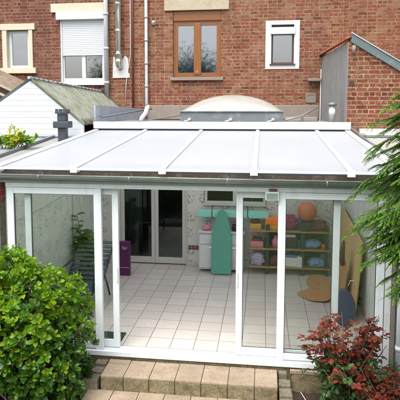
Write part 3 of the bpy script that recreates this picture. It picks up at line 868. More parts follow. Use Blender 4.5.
w = MB().box(1.75, 1.90, 7.283, 7.32, 4.32, 5.545, 0.004).box(2.47, 2.61, 7.283, 7.32, 4.32, 5.545, 0.004).box(1.90, 2.47, 7.283, 7.32, 5.44, 5.545, 0.004).box(1.90, 2.47, 7.283, 7.32, 4.32, 4.42, 0.004).build('window', 'plaster_white', HM)
MB().box(1.87, 2.50, 7.24, 7.36, 5.20, 5.37, 0.01).build('shutter_box', 'white', w)
MB().frame(1.90, 2.47, 4.45, 5.44, 7.36, 7.42, 0.045).build('frame', 'dark_frame', w)
MB().box(1.945, 2.425, 7.385, 7.393, 4.495, 5.395).build('pane', 'glass_house', w)
MB().box(1.86, 2.51, 7.25, 7.37, 4.422, 4.452, 0.004).build('sill', 'dark_frame', w)
# pipes, flue
def pipe_with_collars(x, y, r, z0, z1, mat, parent, zs, name='downpipe', extra=None):
    b = MB(); b.tube([(x, y, z1), (x, y, z0)] if not extra else [(x, y, z1), (x, y, z0)] + extra, r, 14)
    for zc in zs:
        b.tube([(x, y, zc - 0.03), (x, y, zc + 0.03)], r * 1.22, 14)
        b.box(x - 0.015, x + 0.015, y + r * 0.9, 7.305, zc - 0.02, zc + 0.02)
    return b.build(name, mat, parent)
pipe_with_collars(-2.44, 7.20, 0.06, 3.55, 8.5, 'pipe_white', HL, (4.0, 4.9, 5.8, 6.8))
pipe_with_collars(-1.36, 7.23, 0.045, 3.45, 8.5, 'pipe_grey', HM, (3.9, 4.5, 5.1, 5.7, 6.4), extra=[(-1.36, 7.22, 3.36)])
MB().tube([(-1.74, 7.265, 3.35), (-1.74, 7.265, 8.5)], 0.03, 10).build('cable_duct', 'rust_pipe', HM)
fl = MB().tube([(-2.10, 7.16, 8.5), (-2.10, 7.16, 4.62)], 0.085, 18)
for zc in (4.75, 5.35, 6.05, 6.9):
    fl.tube([(-2.10, 7.16, zc - 0.025), (-2.10, 7.16, zc + 0.025)], 0.094, 18)
fl = fl.build('flue', 'steel', HM)
MB().tube([(-2.10, 7.16, 4.62), (-2.10, 7.16, 4.55), (-2.10, 7.19, 4.45), (-2.09, 7.29, 4.40)], [0.085, 0.085, 0.08, 0.075], 16).build('elbow', 'steel', fl)
MB().poly([(-2.30, 7.275, 4.12), (-1.83, 7.275, 4.13), (-1.83, 7.275, 4.24), (-1.87, 7.275, 4.26), (-1.86, 7.275, 4.62), (-1.95, 7.275, 4.72), (-2.02, 7.275, 4.62), (-2.20, 7.275, 4.64), (-2.27, 7.275, 4.70), (-2.29, 7.275, 4.40)], (0, 0.03, 0), 0.004).build('flue_plate', 'plaster_white', HM)
MB().tube([(-1.02 - 0.15, 7.302, 5.56), (-1.02 - 0.15, 7.25, 5.56), (-1.02 - 0.13, 7.22, 5.53)], 0.05, 12).build('overflow', 'pipe_white', HM)
MB().box(-1.35, 3.13, 7.262, 7.31, 3.02, 3.40, 0.02).build('cement_base', 'cement', HM)
MB().frame(2.79, 3.05, 3.46, 3.70, 7.275, 7.305, 0.04).box(2.83, 3.01, 7.29, 7.305, 3.50, 3.66).build('wall_vent', 'cement', HM)
MB().box(2.83, 3.15, 7.12, 7.32, 4.00, 4.07, 0.012).build('ledge', 'cement', HM)
MB().tube([(-1.95, 7.285, 3.40), (-1.93, 7.285, 4.0), (-1.80, 7.285, 4.75), (-1.79, 7.285, 8.5)], 0.009, 6).build('cable', 'print_white', HM)
# --- right house
HR = house_shell('brick_house', 'brown red brick house rising behind the pitched annex roof', 3.72, 9.5, 'brick_right', [])

# ================================================================== BRICK ANNEX on the right
AX = thing('brick_annex', 'brick annex with sloping grey verge and grey boarded side wall', 'annex', (4.5, 5.5, 0))
zt = lambda x: 4.70 - 0.61 * (x - 3.44)
mb = MB()
mb.poly([(3.385, 4.32, -0.4), (7.4, 4.32, -0.4), (7.4, 4.32, zt(7.4)), (3.44, 4.32, zt(3.44) - 0.02), (3.385, 4.32, 4.60)], (0, 0.22, 0))
mb.build('wall', 'brick_annex', AX)
bd = MB()
n = 14
for i in range(n):
    a = i / n; b = (i + 1) / n - 0.006
    P = lambda t: (3.372 - 0.20 * t, 4.33 + 2.93 * t)
    (xa, ya), (xb, yb) = P(a), P(b)
    o = rnd.uniform(-0.004, 0.004)
    bd.poly([(xa + o, ya, 2.9), (xb + o, yb, 2.9), (xb + o, yb, 4.62 - 0.02 * b), (xa + o, ya, 4.62 - 0.02 * a)], (0.03, 0, 0), 0.003)
bd.build('boarded_side', 'board_grey', AX)
MB().box(3.14, 3.165, 7.20, 7.26, 2.95, 4.30).build('corner_trim', 'white_old', AX)
cp = MB()
for i in range(11):
    t0, t1 = i / 11, (i + 1) / 11 + 0.01
    xa, ya = 3.36 - 0.20 * t0, 4.32 + 2.95 * t0
    xb, yb = 3.36 - 0.20 * t1, 4.32 + 2.95 * t1
    cp.poly([(xa - 0.05, ya, 4.655 - 0.01 * i * 0 + 0.012), (xa + 0.10, ya, 4.71 + 0.012), (xb + 0.10, yb, 4.70), (xb - 0.05, yb, 4.645)], (0, 0, 0.03), 0.006)
cp.build('coping', 'terracotta', AX)
vg = MB()
vg.poly([(3.42, 4.27, zt(3.42) - 0.10), (7.4, 4.27, zt(7.4) - 0.10), (7.4, 4.27, zt(7.4) + 0.07), (3.44, 4.27, zt(3.44) + 0.07)], (0, 0.045, 0), 0.004)
vg.build('verge_board', 'verge', AX)
MB().poly([(3.42, 4.25, zt(3.42) + 0.072), (7.42, 4.25, zt(7.42) + 0.072), (7.42, 4.25, zt(7.42) + 0.10), (3.42, 4.25, zt(3.42) + 0.10)], (0, 0.09, 0), 0.004).build('verge_cap', 'pipe_grey', AX)
MB().poly([(3.46, 4.35, zt(3.46) + 0.03), (7.4, 4.35, zt(7.4) + 0.03), (7.4, 4.35, zt(7.4) + 0.07), (3.46, 4.35, zt(3.46) + 0.07)], (0, 2.93, 0)).build('roof', 'terracotta', AX)
MB().tube([(3.475, 4.24, 4.40), (3.475, 4.24, 4.54)], 0.035, 10).build('bracket', 'cement', AX)
MB().tube([(3.46, 4.30, 3.80), (3.46, 4.325, 3.80)], 0.048, 14).build('vent_hole', 'black_thing', AX)

# low roof of the right neighbour
LR = thing('lean_to', 'pale low roof with white parapet strip under the brick annex', 'lean-to', (4.6, 2, 0))
MB().poly([(3.50, -0.15, 2.50), (7.0, -0.15, 2.50), (7.0, 4.15, 2.72), (3.50, 4.15, 2.72)], (0, 0, -0.05)).build('roof_sheet', 'sheet_warm', LR)
MB().box(3.62, 7.0, 4.17, 4.31, 2.70, 2.90, 0.008).build('parapet', 'plaster_white', LR)
MB().box(3.62, 7.0, 4.14, 4.165, 2.735, 2.775).build('flashing', 'curb', LR)
MB().box(3.49, 7.0, -0.12, 0.10, -0.4, 2.44).build('wall', 'plaster_white', LR)
MB().box(3.62, 7.0, 4.0, 4.12, -0.4, 2.64).build('wall', 'plaster_white', LR)
MB().tube([(3.44, 4.12, 2.93), (3.47, 3.0, 2.80), (3.45, 1.5, 2.68), (3.48, 0.0, 2.56)], 0.012, 8).tube([(3.49, 4.1, 2.93), (3.52, 3.5, 2.77), (3.50, 2.0, 2.70), (3.52, 0.2, 2.57)], 0.016, 8).build('roof_cable', 'curb', LR)
MB().ell((3.60, 3.9, 2.78), (0.09, 0.09, 0.045)).tube([(3.6, 3.9, 2.70), (3.6, 3.9, 2.78)], 0.035, 10).build('roof_vent', 'cement', LR)
dp = MB(); dp.tube([(3.435, -0.11, 2.30), (3.435, -0.11, -0.4)], 0.042, 16)
for zc in (0.3, 1.2, 2.0): dp.tube([(3.435, -0.11, zc - 0.03), (3.435, -0.11, zc + 0.03)], 0.05, 16)
tag(dp.build('downpipe', 'white', loc=(3.435, -0.11, -0.4)), 'white round downpipe beside the right end of the conservatory', 'downpipe')
pier = MB().box(3.335, 3.385, -0.06, 0.05, -0.4, 2.21, 0.004)
tag(pier.build('pier', 'cement', loc=(3.36, 0, -0.4)), 'narrow grey cement pier between conservatory post and white downpipe', 'pier')

# ================================================================== SHED AND LOW ROOF ON THE LEFT
SH = thing('gabled_shed', 'white gabled shed with mossy corrugated roof in front of the brick house', 'shed', (-2.8, 5, 0))
YG = 3.40
ax, az = -2.89, 3.88
rx, rz_ = -1.795, 2.97
lx, lz = -5.1, 2.45
gb = MB()
gb.poly([(lx + 0.05, YG, 2.0), (rx - 0.02, YG, 2.0), (rx - 0.02, YG, rz_ + 0.0), (ax, YG, az - 0.03), (lx + 0.05, YG, lz)], (0, 0.08, 0))
gb.build('gable_wall', 'fibre', SH)
# horizontal joints of the fibre boards, slim ribs standing a little proud
rb = MB()
z = 2.55
while z < 3.80:
    xr_ = rx - 0.03 if z < rz_ else rx - 0.03 - (z - rz_) * (rx - ax) / (az - rz_)
    xl_ = ax - (az - 0.05 - z) * (ax - lx) / (az - lz) + 0.03
    rb.box(xl_, xr_ - 0.02, YG - 0.003, YG + 0.002, z, z + 0.007)
    z += 0.115
rb.build('board_laps', 'fibre', SH)
# corrugated right slope (ridge to eave), running back to the house, ridge slightly skewed
def corrugated(p_r0, p_e0, p_r1, p_e1, waves, amp):
    b = bmesh.new()
    nu = waves * 6; nv = 8
    p_r0, p_e0, p_r1, p_e1 = map(Vector, (p_r0, p_e0, p_r1, p_e1))
    nrm = (p_e0 - p_r0).cross(p_r1 - p_r0).normalized()
    if nrm.z < 0: nrm = -nrm
    grid = []
    for j in range(nv + 1):
        row = []
        for i in range(nu + 1):
            t = i / nu; s_ = j / nv
            p = p_r0.lerp(p_r1, t).lerp(p_e0.lerp(p_e1, t), s_)
            row.append(b.verts.new(p + nrm * amp * math.cos(t * waves * 2 * math.pi)))
        grid.append(row)
    for j in range(nv):
        for i in range(nu):
            f = b.faces.new((grid[j][i], grid[j][i + 1], grid[j + 1][i + 1], grid[j + 1][i])); f.smooth = True
    r = bmesh.ops.solidify(b, geom=b.faces[:], thickness=0.012)
    bmesh.ops.recalc_face_normals(b, faces=b.faces)
    m = MB(); m.bm = b
    return m
RB = (-2.60, 7.26, 3.74)
corrugated((ax, YG - 0.06, az + 0.015), (rx, YG - 0.06, rz_ + 0.015), RB, (-1.86, 7.26, 3.06), 20, 0.040).build('roof', 'moss', SH)
corrugated((ax, YG - 0.02, az + 0.0), (lx, YG - 0.02, lz + 0.0), RB, (lx, 7.26, lz + 0.02), 22, 0.026).build('roof', 'ridge', SH)
rg = MB()
for i in range(18):
    a = Vector((ax, YG - 0.07, az + 0.03)).lerp(Vector(RB) + Vector((0, 0, 0.03)), i / 18)
    b = Vector((ax, YG - 0.07, az + 0.035)).lerp(Vector(RB) + Vector((0, 0, 0.03)), (i + 0.96) / 18)
    rg.tube([a, b], [0.028, 0.023], 12)
rg.build('ridge_cap', 'ridge', SH)
MB().box(lx, rx - 0.03, YG + 0.1, 7.2, -0.4, 2.0).build('wall', 'fibre', SH)

OB = thing('outbuilding', 'dark roofed outbuilding with pale verge strips behind the white gable', 'outbuilding', (-6.0, 6.0, -0.4))
orf = lambda x: 3.78 - 0.46 * (x + 4.3)
MB().poly([(-7.4, 5.2, orf(-5.6)), (-5.6, 5.2, orf(-5.6)), (-3.1, 5.2, orf(-3.1)), (-3.1, 5.2, -0.4), (-7.4, 5.2, -0.4)], (0, 0.1, 0)).build('wall', 'brown_leather', OB)
MB().poly([(-5.6, 5.1, orf(-5.6) + 0.01), (-3.0, 5.1, orf(-3.0) + 0.01), (-3.0, 7.28, orf(-3.0) + 0.01), (-5.6, 7.28, orf(-5.6) + 0.01)], (0, 0, 0.05)).build('roof', 'wall_plate', OB)
for dz in (0.0, -0.20):
    MB().poly([(-5.6, 5.06, orf(-5.6) + 0.06 + dz), (-3.0, 5.06, orf(-3.0) + 0.06 + dz), (-3.0, 5.06, orf(-3.0) - 0.0 + dz), (-5.6, 5.06, orf(-5.6) - 0.0 + dz)], (0, 0.03, 0), 0.004).build('verge_strip', 'stone', OB)

LL = thing('lean_to', 'pale grey low roof with dark battens below the white shed gable', 'lean-to', (-3.3, 1.6, 0))
lz0, lz1 = 2.40, 2.72
MB().poly([(-6.6, -0.25, lz0), (XL - 0.20, -0.25, lz0), (XL - 0.20, YG - 0.01, lz1), (-6.6, YG - 0.01, lz1)], (0, 0, -0.05)).build('roof_sheet', 'sheet_grey', LL)
for bx in (-2.42, -3.10, -3.78, -4.5):
    MB().poly([(bx - 0.03, -0.25, lz0 + 0.002), (bx + 0.03, -0.25, lz0 + 0.002), (bx + 0.03, YG - 0.03, lz1 + 0.002), (bx - 0.03, YG - 0.03, lz1 + 0.002)], (0, 0, 0.05), 0.006).build('batten', 'batten', LL)
MB().box(-6.6, XL - 0.20, YG - 0.05, YG - 0.012, lz1 + 0.002, lz1 + 0.03).build('flashing', 'curb', LL)
MB().box(-6.6, XL - 0.35, -0.15, 0.05, -0.4, lz0 - 0.08).build('wall', 'plaster_white', LL)
pm = MB().box(-2.10, XL - 0.03, -0.12, 0.06, 2.02, 2.29, 0.01)
pt = thing('brick_pier', 'brick and stone pier at the left end of the conservatory', 'pier', (-1.95, 0, -0.4))
pm.build('brick_head', 'brick_pier', pt)
MB().box(-2.10, XL - 0.03, -0.12, 0.06, -0.4, 2.018, 0.01).build('stone_shaft', 'block', pt)

fp = thing('flue_pipe', 'dark slate flue pipe with square collar and crown in front of shed gable', 'flue', (-2.02, 2.9, 2.6))
fx, fy = -2.06, 2.95
MB().box(fx - 0.075, fx + 0.075, fy - 0.075, fy + 0.075, 2.60, 2.93, 0.008).build('shaft', 'cowl', fp)
MB().box(fx - 0.15, fx + 0.15, fy - 0.13, fy + 0.13, 2.932, 3.06, 0.02).build('collar', 'cowl', fp)
MB().box(fx - 0.08, fx + 0.08, fy - 0.08, fy + 0.08, 3.062, 3.20, 0.01).build('upper_shaft', 'cowl', fp)
cr = MB()
for dx in (-0.085, 0, 0.085):
    for dy in (-0.085, 0.085):
        cr.box(fx + dx - 0.022, fx + dx + 0.022, fy + dy - 0.022, fy + dy + 0.022, 3.245, 3.29, 0.005)
cr.box(fx - 0.11, fx + 0.11, fy - 0.11, fy + 0.11, 3.202, 3.246, 0.01)
cr.build('crown', 'cowl', fp)

# ================================================================== GARDEN STEPS
ST = thing('garden_steps', 'two sandstone tiled steps below the open sliding doors', 'steps', (0.85, -0.4, -0.4))
def slab_step(name, x0, x1, ys, z0, z1, joints, parent):
    core = MB().box(x0 + 0.012, x1 - 0.012, ys[0] + 0.012, ys[-1], z0, z1 - 0.012)
    core = core.build(name, 'joint', parent)
    tread = MB(); ris = MB()
    xs = [x0] + joints + [x1]
    for a, b in zip(xs, xs[1:]):
        for c, d in zip(ys, ys[1:]):
            tread.box(a + 0.004, b - 0.004, c + 0.003, d - 0.003, z1 - 0.03 + rnd.uniform(-.002, .002), z1 + rnd.uniform(-0.003, 0.003), 0.006)
        ris.box(a + 0.006, b - 0.006, ys[0] - 0.002, ys[0] + 0.02, z0 + 0.004, z1 - 0.033, 0.005)
    tread.build('tread_tiles', 'step', core)
    ris.build('riser_tiles', 'step_riser', core)
    return core
J = [0.0, 0.33, 0.66, 0.99, 1.32, 1.65]
slab_step('upper_step', -0.30, 1.935, [-0.535, -0.185, -0.08], -0.36, -0.09, J, ST)
slab_step('lower_step', -0.46, 1.94, [-1.10, -0.79, -0.54], -0.42, -0.275, [-0.12, 0.21, 0.54, 0.87, 1.20, 1.53], ST)
def block(x0, x1, y0, y1, z0, z1, label, name='paving_block', rz=0.0):
    b = MB().box(x0, x1, y0, y1, z0, z1, 0.014, rot=Matrix.Rotation(rz, 3, 'Z'), piv=Vector(((x0 + x1) / 2, (y0 + y1) / 2, 0)))
    tag(b.build(name, 'block', loc=((x0 + x1) / 2, (y0 + y1) / 2, z0)), label, 'paving block', 'concrete blocks edging the steps')
block(-0.475, -0.315, -0.21, -0.085, -0.40, -0.095, 'pale block touching the white sill left of the upper step', rz=0.03)
block(-0.485, -0.325, -0.37, -0.22, -0.40, -0.13, 'dirty block second from the sill left of the upper step', rz=-0.04)
block(-0.545, -0.335, -0.565, -0.39, -0.42, -0.15, 'large mossy block at the front left corner of the upper step', rz=0.02)
block(-0.75, -0.55, -0.98, -0.80, -0.42, -0.31, 'flat pale slab lying in soil under the leafy bush', 'paving_slab', rz=-0.15)
block(1.955, 2.06, -0.17, -0.082, -0.40, -0.092, 'small pale block against the sill right of the upper step', rz=0.05)
block(1.95, 2.10, -0.36, -0.19, -0.42, -0.155, 'weathered block behind the round marked block beside the soil', rz=-0.03)
block(1.95, 2.11, -0.56, -0.38, -0.42, -0.175, 'block with dark round stain at the right edge of the steps', rz=0.06)
block(1.955, 2.12, -0.80, -0.58, -0.42, -0.20, 'nearest concrete block right of the lower step', rz=-0.02)
MB_ = MB().box(2.12, 3.25, -0.115, -0.055, -0.40, -0.12, 0.01)
tag(MB_.build('base_kerb', 'step_riser', loc=(2.7, -0.09, -0.4)), 'mossy low kerb under the right window beside the soil', 'kerb')
ck = MB()
x = 2.10
while x < 3.2:
    l = rnd.uniform(0.16, 0.26)
    ck.box(x, x + l - 0.012, -0.12, -0.078, -0.115, -0.07, 0.006); x += l
tag(ck.build('kerb_capping', 'step', loc=(2.6, -0.1, -0.12)), 'thin row of pale capping tiles under the right window', 'tiles')
stick = MB().tube([(2.23, -0.22, -0.30), (2.30, -0.42, -0.325), (2.42, -0.56, -0.335)], 0.006, 6)
tag(stick.build('plastic_strip', 'print_white', loc=(2.3, -0.4, -0.33)), 'thin white strip lying on dark soil beside the steps', 'strip')

# ================================================================== INTERIOR THINGS
# purple box
pb = thing('purple_box', 'tall purple carton with white lettering against the french doors', 'box', (-0.98, 3.2, 0))
MB().box(-1.09, -0.865, 3.25, 3.36, 0.0, 0.68, 0.004, rot=Matrix.Rotation(0.02, 3, 'Z'), piv=Vector((-1, 3.3, 0))).build('carton', 'purple', pb)
cu = bpy.data.curves.new('lettering', 'FONT'); cu.body = 'Epr'; cu.size = 0.078; cu.extrude = 0.001
ct = bpy.data.objects.new('lettering_curve', cu)
COL.objects.link(ct)
bpy.context.view_layer.update()
me = bpy.data.meshes.new_from_object(ct.evaluated_get(bpy.context.evaluated_depsgraph_get()))
bpy.data.objects.remove(ct)
bt = bmesh.new(); bt.from_mesh(me)
bmesh.ops.transform(bt, matrix=Matrix.Translation((-1.010, 3.243, 0.54)) @ Matrix.Rotation(math.pi / 2, 4, 'X'), verts=bt.verts)
mb = MB(); mb.bm = bt
mb.build('lettering', 'print_white', pb)
MB().box(-1.08, -0.875, 3.240, 3.2435, 0.165, 0.172).build('stripe', 'print_white', pb)

# cabinet behind ironing board
cab = thing('cabinet', 'white kitchen base cabinet behind the green ironing board', 'cabinet', (0.9, 3.9, 0))
MB().box(0.46, 1.36, 3.72, 4.13, 0.06, 0.80, 0.006).build('carcass', 'white_old', cab)
MB().box(0.44, 1.38, 3.69, 4.13, 0.803, 0.835, 0.006).build('worktop', 'sign_grey', cab)
for x0 in (0.475, 0.92):
    d = MB().box(x0, x0 + 0.425, 3.70, 3.717, 0.10, 0.56, 0.005).build('door', 'white_old', cab)
    MB().box(x0 + 0.19, x0 + 0.29, 3.68, 3.698, 0.51, 0.525, 0.003).build('handle', 'steel', d)
    MB().box(x0, x0 + 0.425, 3.70, 3.717, 0.58, 0.775, 0.005).build('drawer', 'white_old', cab)
it = MB(); crumple(it, 0.60, 3.85, 0.836, (0.17, 0.16, 0.10))
tag(it.build('cloth_bundle', 'pink', loc=(0.6, 3.85, 0.836)), 'pink cloth bundle on the cabinet left of the ironing board', 'cloth')
it = MB().box(1.12, 1.33, 3.78, 3.96, 0.836, 0.96, 0.03)
tag(it.build('black_bag', 'black_thing', loc=(1.22, 3.87, 0.836)), 'small black bag on the cabinet right of the ironing board', 'bag')

# mint padded shelf on the wall
ms = thing('wall_shelf', 'long mint green rounded shelf board under the back window', 'shelf', (1.1, 3.95, 1.1))
pts = []
x0, x1, z0, z1 = 0.40, 1.86, 1.105, 1.225
for k in range(9):
    a = math.pi / 2 + math.pi * k / 8
    pts.append((x0 + 0.10 + 0.10 * math.cos(a), 4.05, (z0 + z1) / 2 + (z1 - z0) / 2 * math.sin(a)))
for k in range(9):
    a = -math.pi / 2 + math.pi * k / 8
    pts.append((x1 - 0.05 + 0.05 * math.cos(a), 4.05, (z0 + z1) / 2 + (z1 - z0) / 2 * math.sin(a)))
MB().poly(pts, (0, -0.22, 0), 0.012).build('board', 'mint', ms)
for bx in (0.70, 1.42):
    MB().tube([(bx, 4.12, 1.32), (bx + 0.01, 3.83, 1.235), (bx + 0.01, 3.82, 1.14), (bx + 0.03, 3.84, 1.10)], 0.008, 8).build('hanging_strap', 'black_thing', ms)

# ironing board leaning upright
ib = thing('ironing_board', 'green ironing board leaning upright against the white cabinet', 'ironing board', (0.92, 3.53, 0))
pts = []
Hh = 1.27
def iw(t):   # half width over height
    if t < 0.05: return 0.175 + 0.03 * math.sqrt(max(0, t / 0.05))
    if t < 0.55: return 0.205 - 0.01 * (t - 0.05)
    if t < 0.93: return 0.20 - 0.11 * ((t - 0.55) / 0.38) ** 1.5
    return 0.09 * math.sqrt(max(0, 1 - ((t - 0.93) / 0.07) ** 2)) + 0.001
ts = [0, 0.015, 0.03, 0.05, 0.2, 0.4, 0.55, 0.62, 0.69, 0.76, 0.82, 0.88, 0.93, 0.96, 0.98, 0.992, 1.0]
L_ = [(-iw(t), t) for t in ts]; R_ = [(iw(t), t) for t in ts][::-1]
lean = lambda h: 3.53 + h * 0.115
pts = [(0.925 + a - 0.02 * t * 0, lean(t * Hh), 0.02 + t * Hh) for a, t in L_ + R_]
MB().poly(pts, (0, 0.035, 0.004), 0.008).build('board', 'mint_cloth', ib)
MB().tube([(0.80, 3.60, 0.02), (0.86, 3.66, 0.6), (0.90, 3.69, 1.1)], 0.012, 8).tube([(1.05, 3.60, 0.02), (0.99, 3.66, 0.6), (0.94, 3.69, 1.1)], 0.012, 8).build('leg', 'steel', ib)

# shelf unit
su = thing('shelf_unit', 'dark green shelf unit with pine boards seen through the sliding door', 'shelf unit', (2.2, 3.9, 0))
for x in (1.45, 1.83, 2.52, 2.98):
    if x == 1.45: continue
    MB().box(x - 0.035, x + 0.035, 3.72, 3.79, 0.0, 1.0, 0.005).box(x - 0.035, x + 0.035, 4.05, 4.12, 0.0, 1.0, 0.005).build('upright', 'shelf_dark', su)
SZ = (0.13, 0.50, 0.86)
for zz in SZ:
    MB().box(1.48, 3.06, 3.71, 4.12, zz, zz + 0.03, 0.004).build('shelf', 'shelf_wood', su)
MB().box(1.80, 3.02, 4.125, 4.14, 0.1, 1.0).build('back_panel', 'shelf_dark', su)
def item(name, mat, label, cat, fn):
    b = MB(); fn(b); return tag(b.build(name, mat, loc=fn.loc), label, cat)
def put(name, mat, label, cat, x, y, z, kind, s):
    b = MB()
    if kind == 'box': b.box(x - s[0] / 2, x + s[0] / 2, y - s[1] / 2, y + s[1] / 2, z + 0.001, z + s[2], min(s) * 0.1, rot=Matrix.Rotation(rnd.uniform(-.1, .1), 3, 'Z'), piv=Vector((x, y, z)))
    elif kind == 'bag':
        crumple(b, x, y, z, s)
    elif kind == 'tub':
        b.tube([(x, y, z + 0.001), (x, y, z + s[2] * 0.9), (x, y, z + s[2]), (x, y, z + s[2] * 0.99)], [s[0] * 0.42, s[0] * 0.5, s[0] * 0.53, s[0] * 0.46], 20)
    elif kind == 'bottle':
        b.tube([(x, y, z + 0.001), (x, y, z + s[2] * .6), (x, y, z + s[2] * .75), (x, y, z + s[2] * .8), (x, y, z + s[2])], [s[0] / 2, s[0] / 2, s[0] / 4, s[0] / 5, s[0] / 5], 14)
    return tag(b.build(name, mat, loc=(x, y, z)), label, cat)
T = 0.89; Mi = 0.53; Lo = 0.16
put('box', 'yellow_box', 'yellow carton at the left end of the shelf top', 'box', 1.60, 3.88, T - 0.13, 'box', (0.01, 0.01, 0.01)) if False else None
put('carton', 'yellow_box', 'ochre carton at the left on the top shelf board', 'carton', 1.60, 3.90, T, 'box', (0.22, 0.2, 0.11))
put('cloth_pile', 'maroon', 'dark red cloth heaped on the ochre carton', 'cloth', 1.58, 3.90, 1.0, 'bag', (0.17, 0.15, 0.07))
put('storage_box', 'yellow_box', 'tan box under the orange tub on the shelf', 'box', 1.93, 3.90, T, 'box', (0.30, 0.22, 0.09))
put('orange_tub', 'orange', 'bright orange tub on top of the shelf unit', 'tub', 1.92, 3.90, 0.981, 'box', (0.28, 0.2, 0.14))
put('carrier_bag', 'magenta', 'dark magenta crumpled bag on top of the shelf unit', 'bag', 2.23, 3.90, T, 'bag', (0.40, 0.28, 0.30))
put('blue_bag', 'blue', 'blue bag on the shelf top beside the orange ball', 'bag', 2.50, 3.95, T, 'bag', (0.22, 0.2, 0.24))
put('cloth_pile', 'maroon', 'dark maroon pile on the shelf top under the ball', 'cloth', 2.80, 3.90, T, 'bag', (0.40, 0.28, 0.20))
put('pink_box', 'pink', 'pink box at the left of the middle shelf', 'box', 1.63, 3.88, Mi, 'box', (0.26, 0.2, 0.12))
put('pink_bottle', 'pink', 'pink bottle standing on the middle shelf', 'bottle', 1.99, 3.85, Mi, 'bottle', (0.15, 0.15, 0.24))
put('black_case', 'black_thing', 'black case on the middle shelf beside pink bottle', 'case', 2.27, 3.9, Mi, 'box', (0.30, 0.24, 0.22))
put('blue_bag', 'pale_blue', 'pale blue bundle on the middle shelf right of centre post', 'bag', 2.72, 3.88, Mi, 'bag', (0.32, 0.25, 0.17))
put('blue_tub', 'blue', 'dark blue tub on the middle shelf near black case', 'tub', 2.45, 3.86, Mi, 'tub', (0.10, 0.1, 0.16))
put('lilac_bag', 'lilac', 'pale lilac bag slumped at left of the bottom shelf', 'bag', 1.64, 3.85, Lo, 'bag', (0.26, 0.22, 0.26))
put('cloth_pile', 'maroon', 'maroon heap on the bottom shelf beside white basket', 'cloth', 1.97, 3.86, Lo, 'bag', (0.20, 0.22, 0.20))
put('white_basket', 'basket_white', 'white basket on the bottom shelf', 'basket', 2.28, 3.86, Lo, 'box', (0.30, 0.24, 0.19))
put('brown_pot', 'shelf_wood', 'brown pot standing behind the white basket', 'pot', 2.22, 4.03, Lo, 'tub', (0.15, 0.15, 0.27))
put('blue_bag', 'pale_blue', 'pale blue bag at the right of the bottom shelf', 'bag', 2.80, 3.87, Lo, 'bag', (0.32, 0.25, 0.18))
put('white_carton', 'basket_white', 'small white carton on the bottom shelf by the centre post', 'carton', 2.47, 3.80, Lo, 'box', (0.10, 0.16, 0.22))
ball = MB().ell((2.60, 3.82, 1.275), (0.19, 0.19, 0.19), 32, 20)
tag(ball.build('ball', 'ball_orange', loc=(2.60, 3.82, 1.085)), 'large orange ball on top of the shelf unit', 'ball')
# plinth piece carrying the ball
put('folded_blanket', 'black_thing', 'dark folded blanket under the large orange ball', 'blanket', 2.58, 3.86, T, 'box', (0.20, 0.26, 0.18))

put('green_bottle', 'shelf_dark', 'small dark green bottle between pink box and post', 'bottle', 1.78, 3.80, Mi, 'bottle', (0.06, 0.06, 0.20))
put('paper_stack', 'basket_white', 'flat white paper stack on the black case', 'paper', 2.27, 3.88, Mi + 0.221, 'box', (0.22, 0.18, 0.05))
put('red_box', 'maroon', 'dark red box lying on the pink box', 'box', 1.62, 3.88, Mi + 0.121, 'box', (0.17, 0.14, 0.06))
put('white_jar', 'basket_white', 'small white jar on the middle shelf beside pink bottle', 'jar', 2.10, 3.80, Mi, 'bottle', (0.07, 0.07, 0.13))
put('blue_case', 'blue', 'flat blue case lying on the white basket', 'case', 2.28, 3.85, Lo + 0.191, 'box', (0.24, 0.18, 0.05))
put('orange_cup', 'orange', 'small orange cup at the right end of the middle shelf', 'cup', 2.93, 3.78, Mi, 'tub', (0.08, 0.08, 0.10))
put('tan_box', 'shelf_wood', 'small brown box at the right end of the bottom shelf', 'box', 2.95, 4.0, Lo, 'box', (0.12, 0.16, 0.24))

# boards leaning on the right wall
PB = thing('plywood_sheet', 'pale plywood sheet with a cut corner leaning on the right wall', 'plywood sheet', (3.2, 2.2, 0))
def lean_x(z): return 3.17 + 0.10 * z / 1.3
def sheet(pts, th, name, mat, parent=None, loc=None, offs=0.0):
    b = MB(); b.poly([(lean_x(z) + offs, y, z) for y, z in pts], (-th, 0, 0.0), 0.002)
    return b.build(name, mat, parent, loc)
sheet([(1.50, 0.01), (1.50, 1.24), (3.75, 1.40), (3.75, 0.01)], 0.02, 'panel', 'plywood', PB)
sheet([(1.478, 0.01), (1.478, 1.24), (1.497, 1.241), (1.497, 0.01)], 0.022, 'edge', 'ply_edge', PB)
hb = MB(); hb.poly([(3.06 + 0.05 * z, y, z) for y, z in [(1.9, 0.005), (1.9, 0.62), (2.0, 0.78), (2.2, 0.80), (2.5, 0.4), (2.6, 0.005)]], (-0.012, 0, 0), 0.002)
tag(hb.build('hardboard_offcut', 'cork', loc=(3.06, 2.2, 0)), 'orange brown offcut standing in front of the plywood sheet', 'board')
bb = MB().tube([(3.04, 2.05, 0.72), (3.03, 2.05, 0.95), (3.05, 2.02, 1.15)], [0.035, 0.045, 0.02], 10).tube([(3.03, 2.10, 0.98), (3.03, 2.25, 0.85), (3.04, 2.3, 0.7)], 0.02, 8)
tag(bb.build('leather_strap', 'brown_leather', loc=(3.04, 2.05, 0.7)), 'dark brown strap hanging over the orange brown offcut', 'strap')
outl = [(2.36, 2.60), (2.52, 2.30), (2.70, 2.22), (2.86, 2.26), (2.97, 2.6), (3.0, 3.2), (2.95, 3.62), (2.76, 3.70), (2.62, 3.52), (2.57, 3.2), (2.60, 2.95), (2.50, 2.80), (2.40, 2.74)]
sm = []
